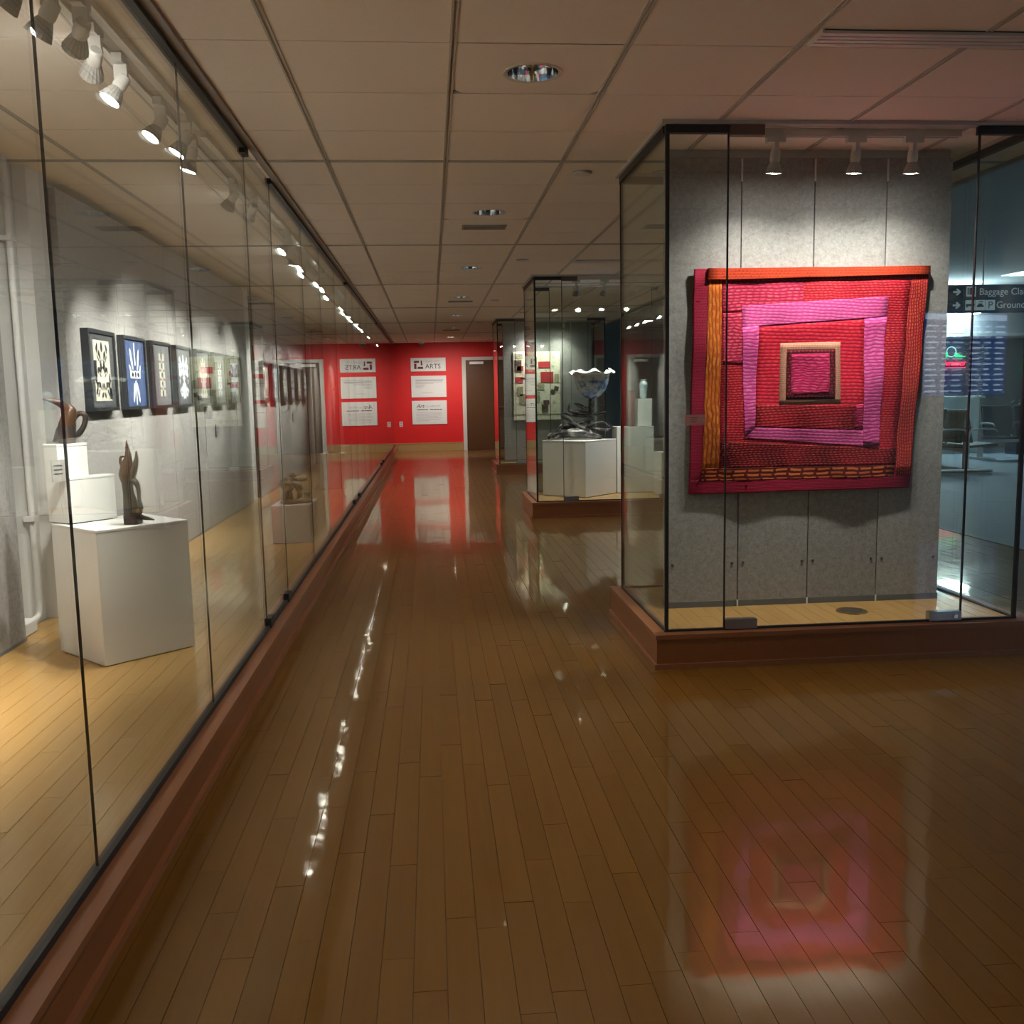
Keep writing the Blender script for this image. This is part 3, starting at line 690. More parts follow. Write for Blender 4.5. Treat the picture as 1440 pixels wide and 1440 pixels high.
# ------------------------------------------------------------------ track lighting
def q_to(v): return Vector((0, 0, -1)).rotation_difference(Vector(v).normalized())
def fin(a, z, k): return 1.0 if k % 2 else .93
HEAD = {}
HEAD['adapter'] = MB().box((-.017, -.045, -.028), (.017, .045, 0)).mesh('adapter')
HEAD['yoke'] = MB().box((-.022, -.010, -.075), (.022, .010, -.026)).mesh('yoke')
HEAD['housing'] = MB().lathe([(.020, .030), (.026, .024), (.028, -.020), (.024, -.034)], 20).mesh('housing')
HEAD['finned_cone'] = MB().lathe([(.024, -.030), (.033, -.050), (.045, -.086), (.046, -.092), (.041, -.092), (.036, -.080)], 36, rfn=fin, cap=False).mesh('finned_cone')
HEAD['lens'] = MB().lathe([(.0385, -.082), (.036, -.090), (.004, -.095)], 20).mesh('lens')
for k_, m_ in (('adapter', 'lamp_white'), ('yoke', 'lamp_white'), ('housing', 'lamp_white'), ('finned_cone', 'lamp_fin'), ('lens', 'lens_glow')): HEAD[k_].materials.append(M[m_])
SPOTS = {}
def spot_data(w, size):
    k = (w, size)
    if k not in SPOTS:
        l = bpy.data.lights.new('spot', 'SPOT'); l.energy = w; l.spot_size = math.radians(size); l.spot_blend = .75 if size < 80 else 1.0; l.shadow_soft_size = .03; l.color = (1, .95, .885); SPOTS[k] = l
    return SPOTS[k]
def lamp_head(pos, target, label, group, watt, size=58, along_y=True):
    t = empty('track_spotlight', pos, label, 'spotlight', group)
    rz = 0 if along_y else PI/2
    obj('adapter', HEAD['adapter'], None, t, rot=(0, 0, rz)); obj('yoke', HEAD['yoke'], None, t, rot=(0, 0, rz))
    piv = Vector((0, 0, -.085)); v = Vector(target)-Vector(pos)-piv; q = q_to(v).to_euler()
    h_ = obj('housing', HEAD['housing'], None, t, piv, q); h_.scale = (.86, .86, .86)
    obj('finned_cone', HEAD['finned_cone'], None, h_); obj('lens', HEAD['lens'], None, h_)
    lo = bpy.data.objects.new('bulb_light', spot_data(watt, size)); COL.objects.link(lo); lo.parent = h_; lo.location = (0, 0, -.099); return t
TRX, TRZ = -1.03, ZC-.030
for i, (a, b) in enumerate(((.2, 2.0), (2.05, 4.45), (4.55, 6.95), (7.05, 9.45), (9.55, 11.95), (12.05, 14.45), (14.55, 16.95), (17.05, 19.4), (19.5, 21.9))):
    t = empty('light_track', (TRX, a, ZC), 'white double-railed light track piece of the long case, %s from the red end wall' % ORD[8-i], 'light track', 'light tracks of the long case')
    bx('back_plate', (-.055, 0, -.012), (.055, b-a, .0), 'lamp_white', t)
    for x in (-.055, .025): bx('rail', (x, 0, -.030), (x+.030, b-a, -.012), 'lamp_white', t)
    bx('inner_slot', (-.025, .01, -.016), (.025, b-a-.01, -.011), 'vent_grey', t)
G = 'track spotlights of the long case'
LS = [(.9, (-2, 1.2, 1.2)), (1.7, (-2, 2.0, 1.2)), (2.72, (-2, 2.9, 1.5)), (2.90, (-2, 3.2, 1.0)), (3.03, (-2, 4.3, 1.3)), (3.26, (-2, 4.9, 1.3)), (3.52, (-1.9, 3.0, .9)), (4.00, (-1.9, 3.4, .9)), (4.23, (-1.9, 3.9, .9)), (4.50, (-1.55, 4.45, .7)),
      (5.40, (-2, 6.1, 1.2)), (5.75, (-2, 7.0, 1.3)), (7.09, (-2, 6.3, 1.1)), (7.60, (-1.15, 7.75, .4)), (8.07, (-2, 7.3, 1.35)), (8.44, (-2, 7.8, 1.35)), (9.20, (-2, 8.5, 1.35)), (9.65, (-2, 8.9, 1.35)), (10.4, (-2, 9.7, 1.35)),
      (11.67, (-2, 11.2, 1.35)), (12.3, (-2, 11.7, 1.35)), (12.6, (-1.25, 12.1, .7)), (12.9, (-2, 12.4, 1.35)), (13.5, (-2, 13.0, 1.35)), (13.9, (-1.10, 13.5, .6)), (14.42, (-2, 13.8, 1.35)), (15.0, (-2, 14.5, 1.35)), (15.6, (-2, 15.0, 1.35)), (17.3, (-2, 16.8, 1.3)), (20.2, (-2, 19.6, 1.3))]
for k, (y, tg) in enumerate(LS): lamp_head((TRX+(.04 if int(y*100) % 2 else 0), y, TRZ), tg, 'white finned spotlight on the long case track, %s from the red end wall' % ORD[len(LS)-1-k], G, SPOT_W*(.45 if tg[0] > -1.8 or 3 < y < 3.4 else 1))

# ------------------------------------------------------------------ free-standing glass cases
def glass_case(y0, label, panel):
    t = empty('glass_case', (CX0, y0, 0), label, 'display case', 'free-standing glass cases'); w, dp = CX1-CX0, CDEP
    P = lambda n, a, b, m, **k: bx(n, a, b, m, t, **k)
    for n, a, b in (('front', (0, 0), (w, .03)), ('back', (0, dp-.03), (w, dp)), ('left', (0, .03), (.03, dp-.03)), ('right', (w-.03, .03), (w, dp-.03))):
        P('base_board', (a[0], a[1], .02), (b[0], b[1], CH-.022), 'cherry')
        x0 = a[0]-(.012 if a[0] == 0 else 0); x1 = b[0]+(.012 if b[0] == w else 0); yy0 = a[1]-(.012 if a[1] == 0 else 0); yy1 = b[1]+(.012 if b[1] == dp else 0)
        P('shoe_moulding', (x0, yy0, 0), (x1, yy1, .024), 'cherry_trim')
    g, e = .060, .008
    cap = MB()
    for a, b in (((-.006, -.006), (w+.006, g+.012)), ((-.006, dp-g-.012), (w+.006, dp+.006)), ((-.006, g+.012), (g+.012, dp-g-.012)), ((w-g-.012, g+.012), (w+.006, dp-g-.012))): cap.box((*a, CH-.022), (*b, CH))
    obj('base_cap', cap, 'cherry_trim', t)
    P('platform', (.03, .03, .05), (w-.03, dp-.03, CH-.0045), 'black')
    planks(t, plank_layout(CX0+.064, CX1-.064, y0+.064, y0+dp-.064, int(y0*7)), CH+.002, 'platform_wood', 60 if y0 < 5 else 0, lambda p: p[1], 3)
    zt = ZC-.020; zb = CH+.008
    jx = [g, .342, w-.337, w-g]
    for yy, top in ((g, 1), (dp-g, 0)):
        gs = MB().box((g-.01, yy-.009, CH), (w-g+.01, yy+.009, CH+.010)); obj('gasket', gs, 'gasket', t)
        for i in range(3):
            P('glass_pane', (jx[i]+.002, yy-.006, zb), (jx[i+1]-.002, yy+.006, zt), 'glass')
            if i: P('joint_seal', (jx[i]-.0028, yy-.0065, zb), (jx[i]+.0028, yy+.0065, zt), 'gasket')
            if i != 1: P('header_channel', (jx[i]-.01, yy-.016, ZC-.052), (jx[i+1]+.002, yy+.016, ZC-.016), 'gasket')
        P('header_trim', (g-.03, yy-.03, ZC-.016), (w-g+.03, yy+.03, ZC+.003), 'tee')
    for xx in (g, w-g):
        P('gasket', (xx-.009, g, CH), (xx+.009, dp-g, CH+.010), 'gasket')
        P('glass_pane', (xx-.006, g+.008, zb), (xx+.006, dp-g-.008, zt), 'glass')
        P('header_channel', (xx-.016, g+.016, ZC-.048), (xx+.016, dp-g-.016, ZC-.016), 'gasket')
        P('header_trim', (xx-.03, g+.03, ZC-.016), (xx+.03, dp-g-.03, ZC+.003), 'tee')
        for yy in (g, dp-g): P('corner_seal', (xx-.0085, yy-.0085, zb), (xx+.0085, yy+.0085, zt), 'gasket')
    fit = t
    P('patch_fitting', (.345, g-.020, CH+.006), (.50, g+.020, CH+.052), 'steel'); P('patch_fitting', (.345, g-.020, ZC-.062), (.505, g+.020, ZC-.010), 'bronze_fitting')
    lk = P('door_lock', (w-.337-.165, g-.022, CH+.004), (w-.340, g+.022, CH+.050), 'steel')
    obj('lock_cylinder', MB().lathe([(.011, 0), (.011, .006), (.009, .010)], 20), 'chrome', lk, (w-.375, g-.022, CH+.027), (PI/2, 0, 0))
    bevel(lk, .003)
    if panel:
        pw = [.18, .562, .944, 1.326, 1.675]; pt = dp/2
        for a, b in zip(pw, pw[1:]):
            for s_ in (-1, 1):
                pn = bevel(P('felt_panel', (a+.0022, pt+(.004 if s_ > 0 else -.05), CH+.030), (b-.0022, pt+(.05 if s_ > 0 else -.004), ZC-.045), 'felt'), .003)
                if s_ < 0:
                    for xx in (a+.03, b-.03): obj('screw', MB().lathe([(.008, 0), (.006, .004)], 10), 'bronze_fitting', pn, (xx, pt-.050, .40), (PI/2, 0, 0))
        P('panel_core', (.20, pt-.004, CH+.03), (1.66, pt+.004, ZC-.04), 'black')
        P('base_channel', (.18, pt-.052, CH), (1.675, pt+.052, CH+.034), 'mat_slate')
        P('top_channel', (.18, pt-.02, ZC-.046), (1.675, pt+.02, ZC+.002), 'tee')
        for xx in pw[1:-1]: P('joint_clip', (xx-.004, pt-.055, ZC-.16), (xx+.004, pt-.045, ZC-.05), 'plastic_white')
        for xx in pw[1:-1]: P('joint_clip', (xx-.004, pt-.055, CH+.0), (xx+.004, pt-.045, CH+.035), 'plastic_white')
    return t
glass_case(CASE_Y[0], 'glass case on a cherry base holding the red and pink quilt', True)
glass_case(CASE_Y[1], 'glass case on a cherry base holding the driftwood bowl and white pedestals', False)
glass_case(CASE_Y[2], 'glass case on a cherry base holding the cream and red collage textile', True)
def case_track(y, x0, x1, heads, lab, watt, tz):
    t = empty('light_track', ((x0+x1)/2, y, ZC), 'short white light track inside the '+lab, 'light track', 'short light tracks of the glass cases'); w = (x1-x0)/2
    bx('rail', (-w, -.018, -.034), (w, .018, 0), 'lamp_white', t); bx('slot', (-w+.01, -.006, -.0355), (w-.01, .006, -.0335), 'vent_grey', t)
    for k, (x, tg) in enumerate(heads): lamp_head((x, y, ZC-.034), tg, 'white finned spotlight on the track of the '+lab+', %s from the corridor side' % ORD[k], 'spotlights of the '+lab, watt, 130, False)
case_track(4.49, 1.57, 2.54, [(1.64, (1.62, 4.80, .60)), (2.03, (1.99, 4.80, .60)), (2.31, (2.36, 4.80, .60))], 'red quilt case', CASE_W, 0)
case_track(10.06, 1.45, 2.60, [(1.55, (1.6, 10.55, .9)), (1.85, (1.75, 10.6, 1.2)), (2.15, (1.9, 10.6, .9)), (2.45, (2.4, 10.75, 1.1))], 'driftwood bowl case', CASE_W*1.0, 0)
case_track(15.70, 1.40, 2.60, [(1.65, (1.7, 15.93, .6)), (2.2, (1.95, 15.93, .6))], 'cream collage case', CASE_W, 0)

# brass floor outlet in the quilt case
t = empty('floor_outlet', (2.13, 4.62, CH+.002), 'round brass floor outlet cover inside the red quilt case', 'outlet')
obj('rim', MB().lathe([(.078, 0), (.076, .006), (.060, .008)], 36), 'brass', t); obj('lid', MB().lathe([(.056, .004), (.055, .0095), (.004, .0105)], 30), 'bronze_fitting', t)
t = empty('caption_card', (1.228, 4.386, 1.177), 'small pink caption card fixed to the glass beside the quilt', 'label')
bx('card', (-.048, -.0235, -.024), (.048, -.0220, .024), 'card_pink', t)
bx('stand_off', (-.04, -.022, -.01), (.04, -.021+.0, .01), 'card_pink', t)
t.location.y = 4.386
for k in range(3): bx('print_line', (-.022, -.0239, -.010+k*.009), (.006+.004*k, -.0234, -.007+k*.009), 'ink_maroon', t)

# ------------------------------------------------------------------ red quilt
QY = 4.812
def Q(cx, cy):
    px = 950+cx/3.789; py = 360+cy/3.789
    return (1.362+(px-977)*.003785)*.98745, CAM_H+((1.933-(py-377)*.003653)-CAM_H)*.98745
quilt = empty('patchwork_quilt', (1.345, QY, .77), 'large red and pink stitched quilt of nested squares hanging on grey felt', 'textile')
def ripple(x, z):
    return .006*math.sin(x*11+z*3)+.005*math.sin(z*13-x*4)+.004*math.sin(x*23+1.3)*math.sin(z*17)
def patch(name, quad, mat, layer, n=14, mm=0, thick=None):
    """one cloth piece: a quilted grid with its own edge turned back to the layer below"""
    c = [Q(*p) for p in quad]; vs, fs, uvs = [], [], []; back = .0012 if thick is None else thick
    def pt(u, v):
        a = (c[0][0]*(1-u)+c[1][0]*u, c[0][1]*(1-u)+c[1][1]*u); b = (c[3][0]*(1-u)+c[2][0]*u, c[3][1]*(1-u)+c[2][1]*u)
        return a[0]*(1-v)+b[0]*v, a[1]*(1-v)+b[1]*v
    N = n+2
    for j in range(N+1):
        for i in range(N+1):
            u = min(max((i-1)/n, 0), 1); v = min(max((j-1)/n, 0), 1); x, z = pt(u, v)
            rim = i in (0, N) or j in (0, N)
            y = -ripple(x, z)-.0008*layer-mm+(back if rim else 0)
            vs.append((x-1.345, y, z-.77)); uvs.append((x, z))
    for j in range(N):
        for i in range(N): a = j*(N+1)+i; fs.append((a, a+1, a+N+2, a+N+1))
    me = bpy.data.meshes.new(name); me.from_pydata(vs, [], fs); ul = me.uv_layers.new(name='UVMap')
    for lp in me.loops: ul.data[lp.index].uv = uvs[lp.vertex_index]
    me.polygons.foreach_set('use_smooth', [True]*len(me.polygons)); me.materials.append(M[mat]); me.update()
    bm = bmesh.new(); bm.from_mesh(me); bm.normal_update()
    if sum(f.normal.y for f in bm.faces) > 0: bmesh.ops.reverse_faces(bm, faces=bm.faces)
    bm.to_mesh(me); bm.free()
    return obj(name, me, None, quilt)
patch('backing_cloth', [(103, 68), (1355, 65), (1292, 1268), (85, 1272)], 'q_crimson', 0, 24, thick=.016)
patch('left_border', [(104, 69), (178, 68), (152, 1195), (86, 1271)], 'q_crimson', 1)
patch('bottom_border', [(88, 1196), (1292, 1192), (1291, 1266), (86, 1270)], 'q_crimson', 2)
patch('red_field', [(245, 120), (1260, 112), (1212, 1130), (240, 1130)], 'q_red', 1, 24)
patch('upper_left_field', [(255, 140), (680, 122), (680, 262), (255, 300)], 'q_pinkred', 2)
patch('left_field', [(256, 300), (358, 300), (362, 575), (256, 570)], 'q_pinkred', 2)
patch('left_strip', [(178, 128), (248, 128), (240, 1150), (150, 1150)], 'q_orange', 3, 20)
patch('right_edge', [(1258, 110), (1352, 106), (1292, 1195), (1210, 1195)], 'q_rightedge', 3, 20)
patch('dark_band', [(246, 984), (1216, 1050), (1210, 1134), (246, 1134)], 'q_darkband', 2, 16)
patch('inner_field', [(447, 368), (1017, 335), (1025, 945), (430, 915)], 'q_inner', 3, 18)
patch('lower_field', [(436, 790), (980, 800), (980, 942), (431, 914)], 'q_lowred', 4, 12)
patch('pink_band', [(357, 262), (1138, 220), (1136, 330), (357, 376)], 'q_pink', 5, 18)
patch('pink_band', [(357, 374), (448, 368), (430, 916), (375, 968)], 'q_pinkv', 5, 18)
patch('pink_band', [(1017, 335), (1137, 328), (1115, 1040), (1025, 1032)], 'q_pinkv', 5, 18)
patch('pink_band', [(374, 912), (1026, 942), (1114, 1040), (375, 968)], 'q_pink', 4, 18)
patch('magenta_strip', [(975, 800), (1018, 798), (1023, 940), (978, 938)], 'q_magenta', 5, 8)
patch('cream_square', [(565, 462), (888, 460), (890, 792), (563, 795)], 'q_cream', 5, 12)
patch('maroon_square', [(600, 495), (860, 495), (860, 768), (598, 768)], 'q_maroon', 6, 12)
patch('centre_square', [(625, 522), (828, 520), (828, 742), (626, 745)], 'q_magenta', 7, 12)
patch('wave_strip', [(150, 1132), (1205, 1138), (1195, 1200), (148, 1200)], 'q_waves', 4, 20)
patch('top_hem', [(172, 66), (1355, 62), (1354, 106), (172, 126)], 'q_redorange', 3, 20, mm=.016, thick=.024)
obj('hanging_rod', MB().tube([(.03, .012, 1.135), (1.2, .012, 1.135)], .010, 8), 'lamp_white', quilt)
for x in (.15, 1.08): bx('wall_hook', (x, .008, 1.12), (x+.02, .043, 1.15), 'lamp_white', quilt)

# ------------------------------------------------------------------ contents of the middle case
zp = CH+.002
plinth('display_pedestal', 1.652, 10.59, zp, .785, .595, .595, PI/4, 'wide white pedestal set cornerwise under the driftwood bowl')
plinth('display_pedestal', 2.29, 10.72, zp, .915, .42, .30, 0, 'white pedestal with a red vase and a small riser in the driftwood bowl case')
plinth('display_pedestal', 2.56, 10.25, zp, .645, .20, .20, .2, 'short empty white pedestal in the driftwood bowl case')
plinth('display_riser', 2.41, 10.70, .915, 1.225, .16, .16, 0, 'small white riser beside the dark red vase', 'riser')
t = empty('red_vase', (2.26, 10.66, .915), 'tall narrow dark red cylinder vase beside the white riser', 'vase')
obj('body', MB().lathe([(.030, 0), (.034, .01), (.036, .2), (.040, .38), (.041, .40), (.036, .40), (.034, .36)], 24), 'red_glaze', t); obj('rim', MB().lathe([(.043, .385), (.045, .395), (.043, .408), (.037, .408)], 24, cap=False), 'black', t)
t = empty('pale_vase', (2.41, 10.70, 1.225), 'small pale blue twisted vase on the white riser', 'vase')
obj('body', MB().lathe([(.025, 0), (.04, .03), (.035, .10), (.05, .16), (.03, .20)], 20, rfn=lambda a, z, k: 1+.15*math.sin(2*a+z*25)), 'glaze_pale', t); obj('lip', MB().lathe([(.031, .195), (.042, .215), (.040, .219), (.028, .20)], 20, cap=False), 'bowl_lip', t)
t = empty('driftwood_bowl', (1.652, 10.58, .785), 'blue glazed bowl with ruffled rim held up on black driftwood', 'sculpture')
DW = [([(-.36, -.03, .035), (-.26, -.06, .06), (-.10, -.08, .085), (.08, -.08, .06), (.24, -.06, .02)], [.026, .042, .048, .04, .02]),
      ([(-.34, .04, .04), (-.16, .06, .10), (.02, .06, .12), (.18, .05, .05), (.26, .03, .02)], [.026, .04, .036, .03, .018]),
      ([(-.24, -.02, .09), (-.20, -.02, .15), (-.10, .0, .16), (.0, .02, .13)], [.018, .025, .025, .02]),
      ([(-.19, 0, .265), (-.13, -.02, .235), (-.05, -.03, .17), (.06, -.05, .10), (.20, -.07, .03)], [.016, .024, .030, .034, .026]),
      ([(-.19, .0, .26), (-.17, .02, .29), (-.15, .02, .30)], [.014, .010, .004]),
      ([(-.16, .02, .30), (-.05, .02, .275), (.08, .02, .27), (.22, .0, .28), (.30, -.02, .30)], [.010, .020, .024, .018, .010]),
      ([(-.10, .04, .41), (-.115, .03, .36), (-.10, .02, .32), (-.02, .0, .31), (.12, .0, .29)], [.006, .012, .016, .020, .018]),
      ([(-.05, 0, .40), (.02, .0, .37), (.07, 0, .345), (.12, .01, .33)], [.014, .022, .020, .012]),
      ([(-.12, 0, .13), (.0, -.01, .18), (.10, .0, .22), (.16, .02, .26)], [.016, .018, .018, .014]),
      ([(-.02, -.04, .11), (.12, -.02, .16), (.26, .0, .19), (.32, .0, .15)], [.012, .014, .012, .010]),
      ([(.05, .0, .12), (.20, .0, .11), (.34, -.01, .105), (.38, -.02, .13)], [.014, .016, .014, .006]),
      ([(.34, -.01, .11), (.33, .0, .16), (.35, .0, .18)], [.010, .008, .003]),
      ([(.10, .02, .10), (.13, .02, .22), (.14, .02, .35), (.145, .01, .50)], [.030, .028, .026, .030])]
for i, (p, r) in enumerate(DW): obj('branch', MB().tube(p, [q*(1.12 if i > 2 else 1) for q in r], 9, 6, .30, i+10), 'driftwood', t)
bprof = [(.05, .40), (.10, .425), (.150, .48), (.180, .55), (.196, .655), (.188, .655), (.168, .56), (.13, .48), (.06, .45), (.004, .44)]
bo = obj('bowl', MB().lathe([(.004, .40)]+bprof, 36, (.145, 0, .06)), 'bowl_glaze', t)
obj('glaze_band', MB().lathe([(.1885, .590), (.199, .655), (.204, .665), (.196, .662), (.184, .592)], 36, (.145, 0, .06), cap=False), 'bowl_lip', t)
rim = MB(); n = 48; i0 = 0
for r0, zz, am in ((.18, .655, .0), (.245, .668, .008), (.255, .680, .012), (.20, .700, .022), (.185, .695, .022)):
    for k in range(n):
        a = 2*PI*k/n; rr = r0*(1+.07*math.sin(5*a+.7)); rim.v.append((.145+rr*math.cos(a), rr*math.sin(a), zz+.06+am*math.sin(7*a)+am*.5*math.sin(3*a+1)))
for j in range(4):
    for k in range(n): rim.f.append((j*n+k, j*n+(k+1) % n, (j+1)*n+(k+1) % n, (j+1)*n+k))
rim.smooth = True; obj('ruffled_rim', rim, 'bowl_lip', t)

# ------------------------------------------------------------------ collage textile of the far case
CY = 15.41+CDEP/2-.050
t = empty('collage_textile', (1.38, CY, .86), 'cream collage textile with red patches hanging in the farthest glass case', 'textile')
bevel(bx('ground_cloth', (0, -.025, 0), (.79, 0, 1.135), 'collage_cream', t), .004)
for i in range(6): bevel(bx('quilt_strip', (.004, -.0295, .10+i*.17), (.786, -.0245, .10+i*.17+.165), 'collage_cream', t), .003)
for (a, b, c_, d_), m_ in (((.42, .86, .62, .97), 'collage_red'), ((.46, .62, .67, .80), 'collage_red'), ((.02, .80, .14, 1.0), 'collage_dark'), ((.06, .82, .17, .90), 'collage_red'), ((.03, .62, .16, .72), 'collage_red'), ((.12, .68, .20, .71), 'collage_dark'),
                           ((.40, .50, .52, .60), 'collage_olive'), ((.06, .40, .16, .56), 'collage_olive'), ((.10, .26, .20, .44), 'collage_olive'), ((.47, .13, .58, .26), 'collage_dark'), ((.50, .26, .60, .33), 'collage_dark'), ((.34, .30, .44, .48), 'collage_olive'), ((.69, .62, .77, .76), 'collage_olive'), ((.28, .92, .40, 1.04), 'collage_olive'), ((.03, 1.02, .16, 1.10), 'collage_olive')):
    bevel(bx('patch', (a, -.034, b), (c_, -.028, d_), m_, t), .002)
for cx, cz in ((.66, .47), (.72, .52)): obj('patch', MB().prism(ell(cx, cz, .05, .05, .5, 4), lambda u, v, q: (u, q, v), -.034, -.028), 'collage_dark', t)

# ------------------------------------------------------------------ concourse seen through the quilt case
SY = 12.0
t = empty('overhead_sign', (6.71, SY, 2.245), 'dark blue hanging sign reading Baggage Claim and Ground Transportation', 'sign')
bevel(bx('panel', (0, 0, 0), (2.5, .10, .355), 'sign_navy', t), .006)
for x in (.5, 1.9): obj('hanger_rod', MB().tube([(x, .05, .35), (x, .05, .955)], .010, 8), 'steel', t)
def arrow(z):
    obj('arrow', MB().prism([(.07, -.012), (.13, -.012), (.105, -.035), (.125, -.045), (.175, 0), (.125, .045), (.105, .035), (.13, .012), (.07, .012)], lambda u, v, q: (u, q, v+z), -.004, .001), 'sign_white', t)
arrow(.265); arrow(.095)
lettering('Baggage Claim', .125, 'sign_white', t, (.42, -.003, .225)); lettering('Ground Transportation', .125, 'sign_white', t, (.66, -.003, .055))
def picto(x, z, s_, dark):
    o = obj('pictogram', MB().box((x, -.004, z), (x+s_, .001, z+s_)), 'sign_white', t)
    for a, b, c_, d_ in dark: obj('pictogram_mark', MB().box((x+a*s_, -.006, z+b*s_), (x+c_*s_, -.0035, z+d_*s_)), 'sign_navy', o)
picto(.245, .205, .13, [(.12, .18, .24, .85), (.32, .18, .68, .85), (.76, .18, .88, .85)])
picto(.24, .030, .13, [(.05, .4, .95, .62), (.1, .28, .25, .4), (.7, .28, .85, .4)])
picto(.376, .030, .13, [(.15, .3, .85, .5), (.28, .5, .72, .66), (.35, .78, .8, .86)])
o_ = obj('pictogram', MB().box((.512, -.004, .030), (.642, .001, .160)), 'sign_white', t); lettering('P', .13, 'sign_navy', t, (.545, -.006, .05))
# bar front with lit soffit and neon
t = empty('bar_counter', (9.0, 17.6, 0), 'pale bar counter with a lit overhead soffit across the concourse', 'counter')
bx('soffit', (-.6, 0, 2.28), (6.5, .9, 3.2), 'wall_grey', t); bx('lit_panel', (-.6, -.02, 2.30), (1.2, 0.01, 2.60), 'cove_glow', t); bx('soffit_trim', (-.6, -.05, 2.23), (6.5, .9, 2.285), 'hall_ceiling', t)
bx('back_wall', (-.6, 1.4, 0), (6.5, 1.5, 2.3), 'wall_grey', t); bx('light_bar', (-.6, -.35, 2.63), (1.3, -.05, 2.66), 'panel_glow', t)
bx('bar_top', (-.6, -.2, 1.06), (1.55, .30, 1.10), 'counter_white', t); bx('bar_front', (-.55, -.10, .0), (1.5, .2, 1.06), 'counter_white', t)
for x in (.25, 1.0): bx('post', (x, -.16, 0), (x+.07, -.09, 1.06), 'counter_white', t)
t = empty('neon_sign', (10.28, 18.85, 1.69), 'red neon beer sign with green wings and a pale ring on the bar wall', 'sign')
lettering('Budweiser', .165, 'neon_red', t, (0, 0, .02), ext=.01, shear=.15); bx('underline', (.0, -.004, -.03), (.70, .01, -.015), 'neon_red', t)
obj('wing', MB().prism([(.08, .19), (.30, .19), (.30, .30)], lambda u, v, q: (u, q, v), -.01, .01), 'neon_green', t); obj('wing', MB().prism([(.46, .19), (.70, .19), (.46, .28)], lambda u, v, q: (u, q, v), -.01, .01), 'neon_green', t)
obj('ring', MB().tube([(.38+.1*math.cos(a*PI/6), 0, .30+.1*math.sin(a*PI/6)) for a in range(13)], .008, 6, 3), 'neon_cyan', t)
bx('mount_bar', (.1, .01, .0), (.7, .15, .02), 'black', t)
t = empty('neon_sign', (12.35, 18.9, 1.60), 'small green and red neon sign on the bar wall beside the beer sign', 'sign')
lettering('BAR', .17, 'neon_green', t, (0, 0, .0), ext=.01); obj('scroll', MB().tube([(.15, 0, .2), (.25, 0, .32), (.38, 0, .24), (.45, 0, .36)], .010, 6), 'neon_red', t); bx('mount_bar', (.05, .01, .02), (.35, .10, .04), 'black', t)
t = empty('planter_box', (10.9, 16.9, 0), 'dark planter box of low green shrubs before the bar', 'planter')
bx('box', (0, 0, 0), (3.6, .35, .86), 'vinyl_dark', t); rn = random.Random(9); lf = MB()
for k in range(420):
    p = Vector((rn.uniform(.02, 3.58), rn.uniform(.0, .35), .84+rn.random()**1.5*.26)); a = rn.uniform(0, 6.3); l_ = rn.uniform(.04, .09); dx = Vector((math.cos(a), math.sin(a), rn.uniform(-.3, .8)))*l_; sd = Vector((-math.sin(a), math.cos(a), 0))*l_*.3
    lf.quad(p, p+dx*.5+sd, p+dx, p+dx*.5-sd)
o_ = obj('foliage', lf, 'leaf', t); o_['kind'] = 'stuff'
rl = empty('guard_rail', (10.9, 16.6, 0), 'black guard rail with posts in front of the planter', 'railing')
for z in (.98, .90): obj('rail', MB().tube([(0, 0, z), (3.6, 0, z)], .02, 8), 'black', rl)
for k in range(6): bx('post', (k*.7, -.025, 0), (k*.7+.05, .025, 1.03), 'black', rl)
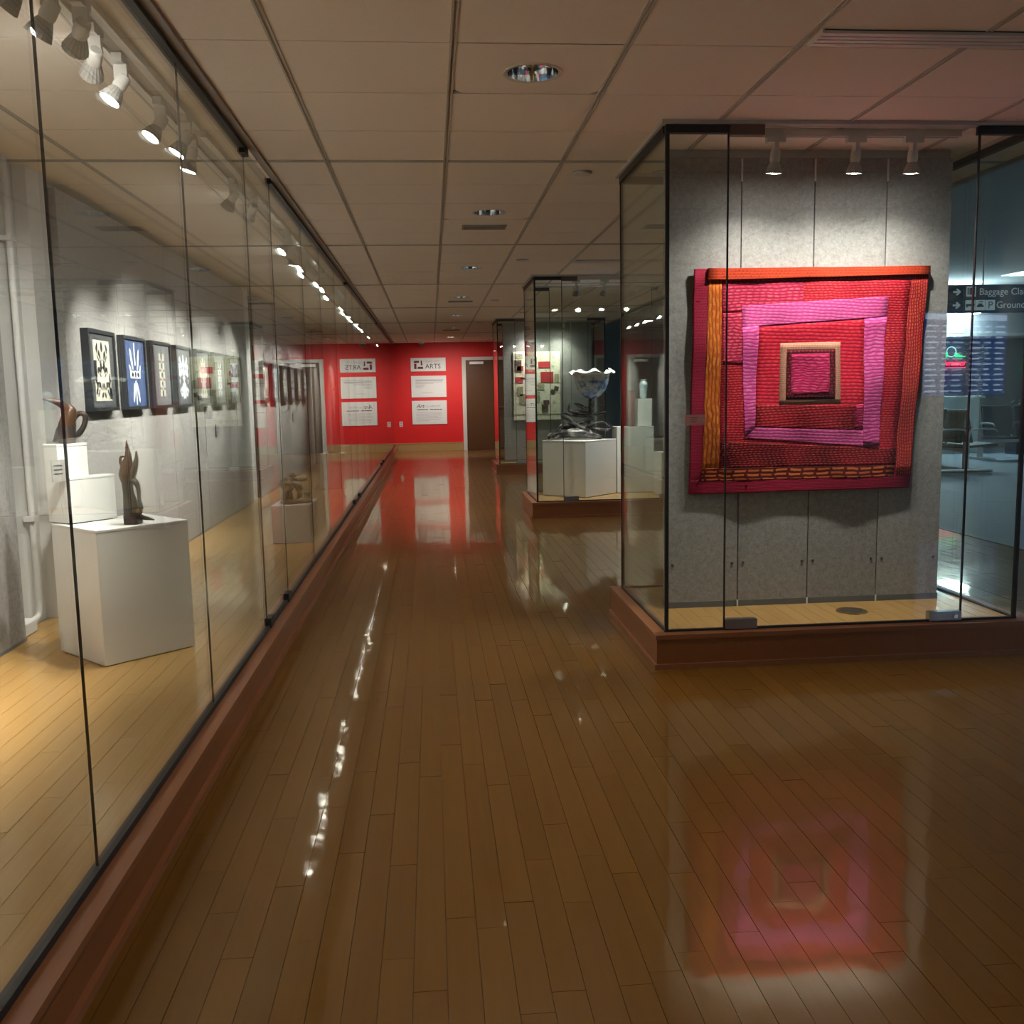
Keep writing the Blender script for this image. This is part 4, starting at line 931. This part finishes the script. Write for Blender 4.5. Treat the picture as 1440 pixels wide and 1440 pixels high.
# tandem airport seating
def bench(loc, rz, n, both, label):
    t = empty('tandem_bench', loc, label, 'bench', 'black tandem seats in the concourse', rz); w = .60; L_ = n*w
    bx('beam', (-.03, 0, .30), (.03, L_, .37), 'steel', t)
    for y in (.0, L_-.07):
        bx('post', (-.035, y, .03), (.035, y+.07, .45), 'steel', t); bevel(bx('foot', (-.42, y-.01, 0), (.42, y+.08, .05), 'steel', t), .015)
    for s_ in ((1, -1) if both else (1,)):
        for k in range(n):
            y0 = k*w+.03; y1 = (k+1)*w-.03
            st = MB().prism([(.05*s_, .40), (.48*s_, .43), (.52*s_, .41), (.50*s_, .385), (.05*s_, .36)], lambda u, v, q: (u, q, v), y0, y1); bevel(obj('seat', st, 'vinyl_dark', t), .012)
            bk = MB().prism([(.07*s_, .44), (.11*s_, .44), (.02*s_, .93), (-.01*s_, .95), (-.03*s_, .92)], lambda u, v, q: (u, q, v), y0, y1); bevel(obj('backrest', bk, 'vinyl_dark', t), .012)
        for k in range(n+1):
            y = k*w; obj('armrest', MB().tube([(.0, y, .37), (.03*s_, y, .60), (.12*s_, y, .645), (.40*s_, y, .64), (.46*s_, y, .60)], [.014, .016, .018, .018, .012], 8), 'steel', t)
bench((8.06, 13.70, 0), 0, 4, True, 'back-to-back black tandem bench on a steel T foot beside the carpet edge')
bench((9.55, 15.9, 0), -PI/2, 4, False, 'row of black tandem seats facing away from the bar planter')
t = empty('duffel_bag', (10.9, 15.55, .435), 'dark red bag standing on a black tandem seat', 'bag')
bevel(bx('body', (-.16, -.10, 0), (.16, .10, .42), 'luggage_red', t), .04, 3); obj('handle', MB().tube([(-.08, 0, .40), (-.05, 0, .48), (.05, 0, .48), (.08, 0, .40)], .012, 8), 'black', t)
# flight information board behind the visitor (seen mirrored in the quilt case)
t = empty('flight_board', (8.35, -5.6, 1.15), 'blue flight information screens on a stand behind the visitor', 'screen', rz=-.35)
bx('stand', (-.06, -.12, -1.15), (.06, -.02, .0), 'black', t); bevel(bx('foot', (-.35, -.30, -1.15), (.35, .15, -1.11), 'black', t), .01)
for k in range(2):
    x0 = -.92+k*.94; bx('screen_housing', (x0-.02, -.08, -.02), (x0+.90, .0, 1.30), 'black', t); sc_ = bx('screen', (x0, -.002, 0), (x0+.88, .004, 1.28), 'screen_blue', t)
    bx('header_bar', (x0+.02, .004, 1.16), (x0+.86, .007, 1.25), 'screen_text', t)
    for j in range(13):
        for a, b in ((.04, .30), (.38, .55), (.62, .84)): bx('text_row', (x0+a, .004, .06+j*.083), (x0+b-.03*((j*7+k) % 3), .006, .085+j*.083), 'screen_text', t)
# light panels added out of view to brighten the concourse
for x in (10.2, 13.4):
    for y in (-7, -3, 1, 5, 9.0):
        t = empty('added_light_panel', (x, y, 3.2), 'added square frosted light panel, out of view in the concourse ceiling', 'ceiling light', 'added light panels of the concourse')
        bx('frame', (-.32, -.32, -.02), (.32, .32, .0), 'lamp_white', t); bx('diffuser', (-.29, -.29, -.024), (.29, .29, -.018), 'panel_glow', t)
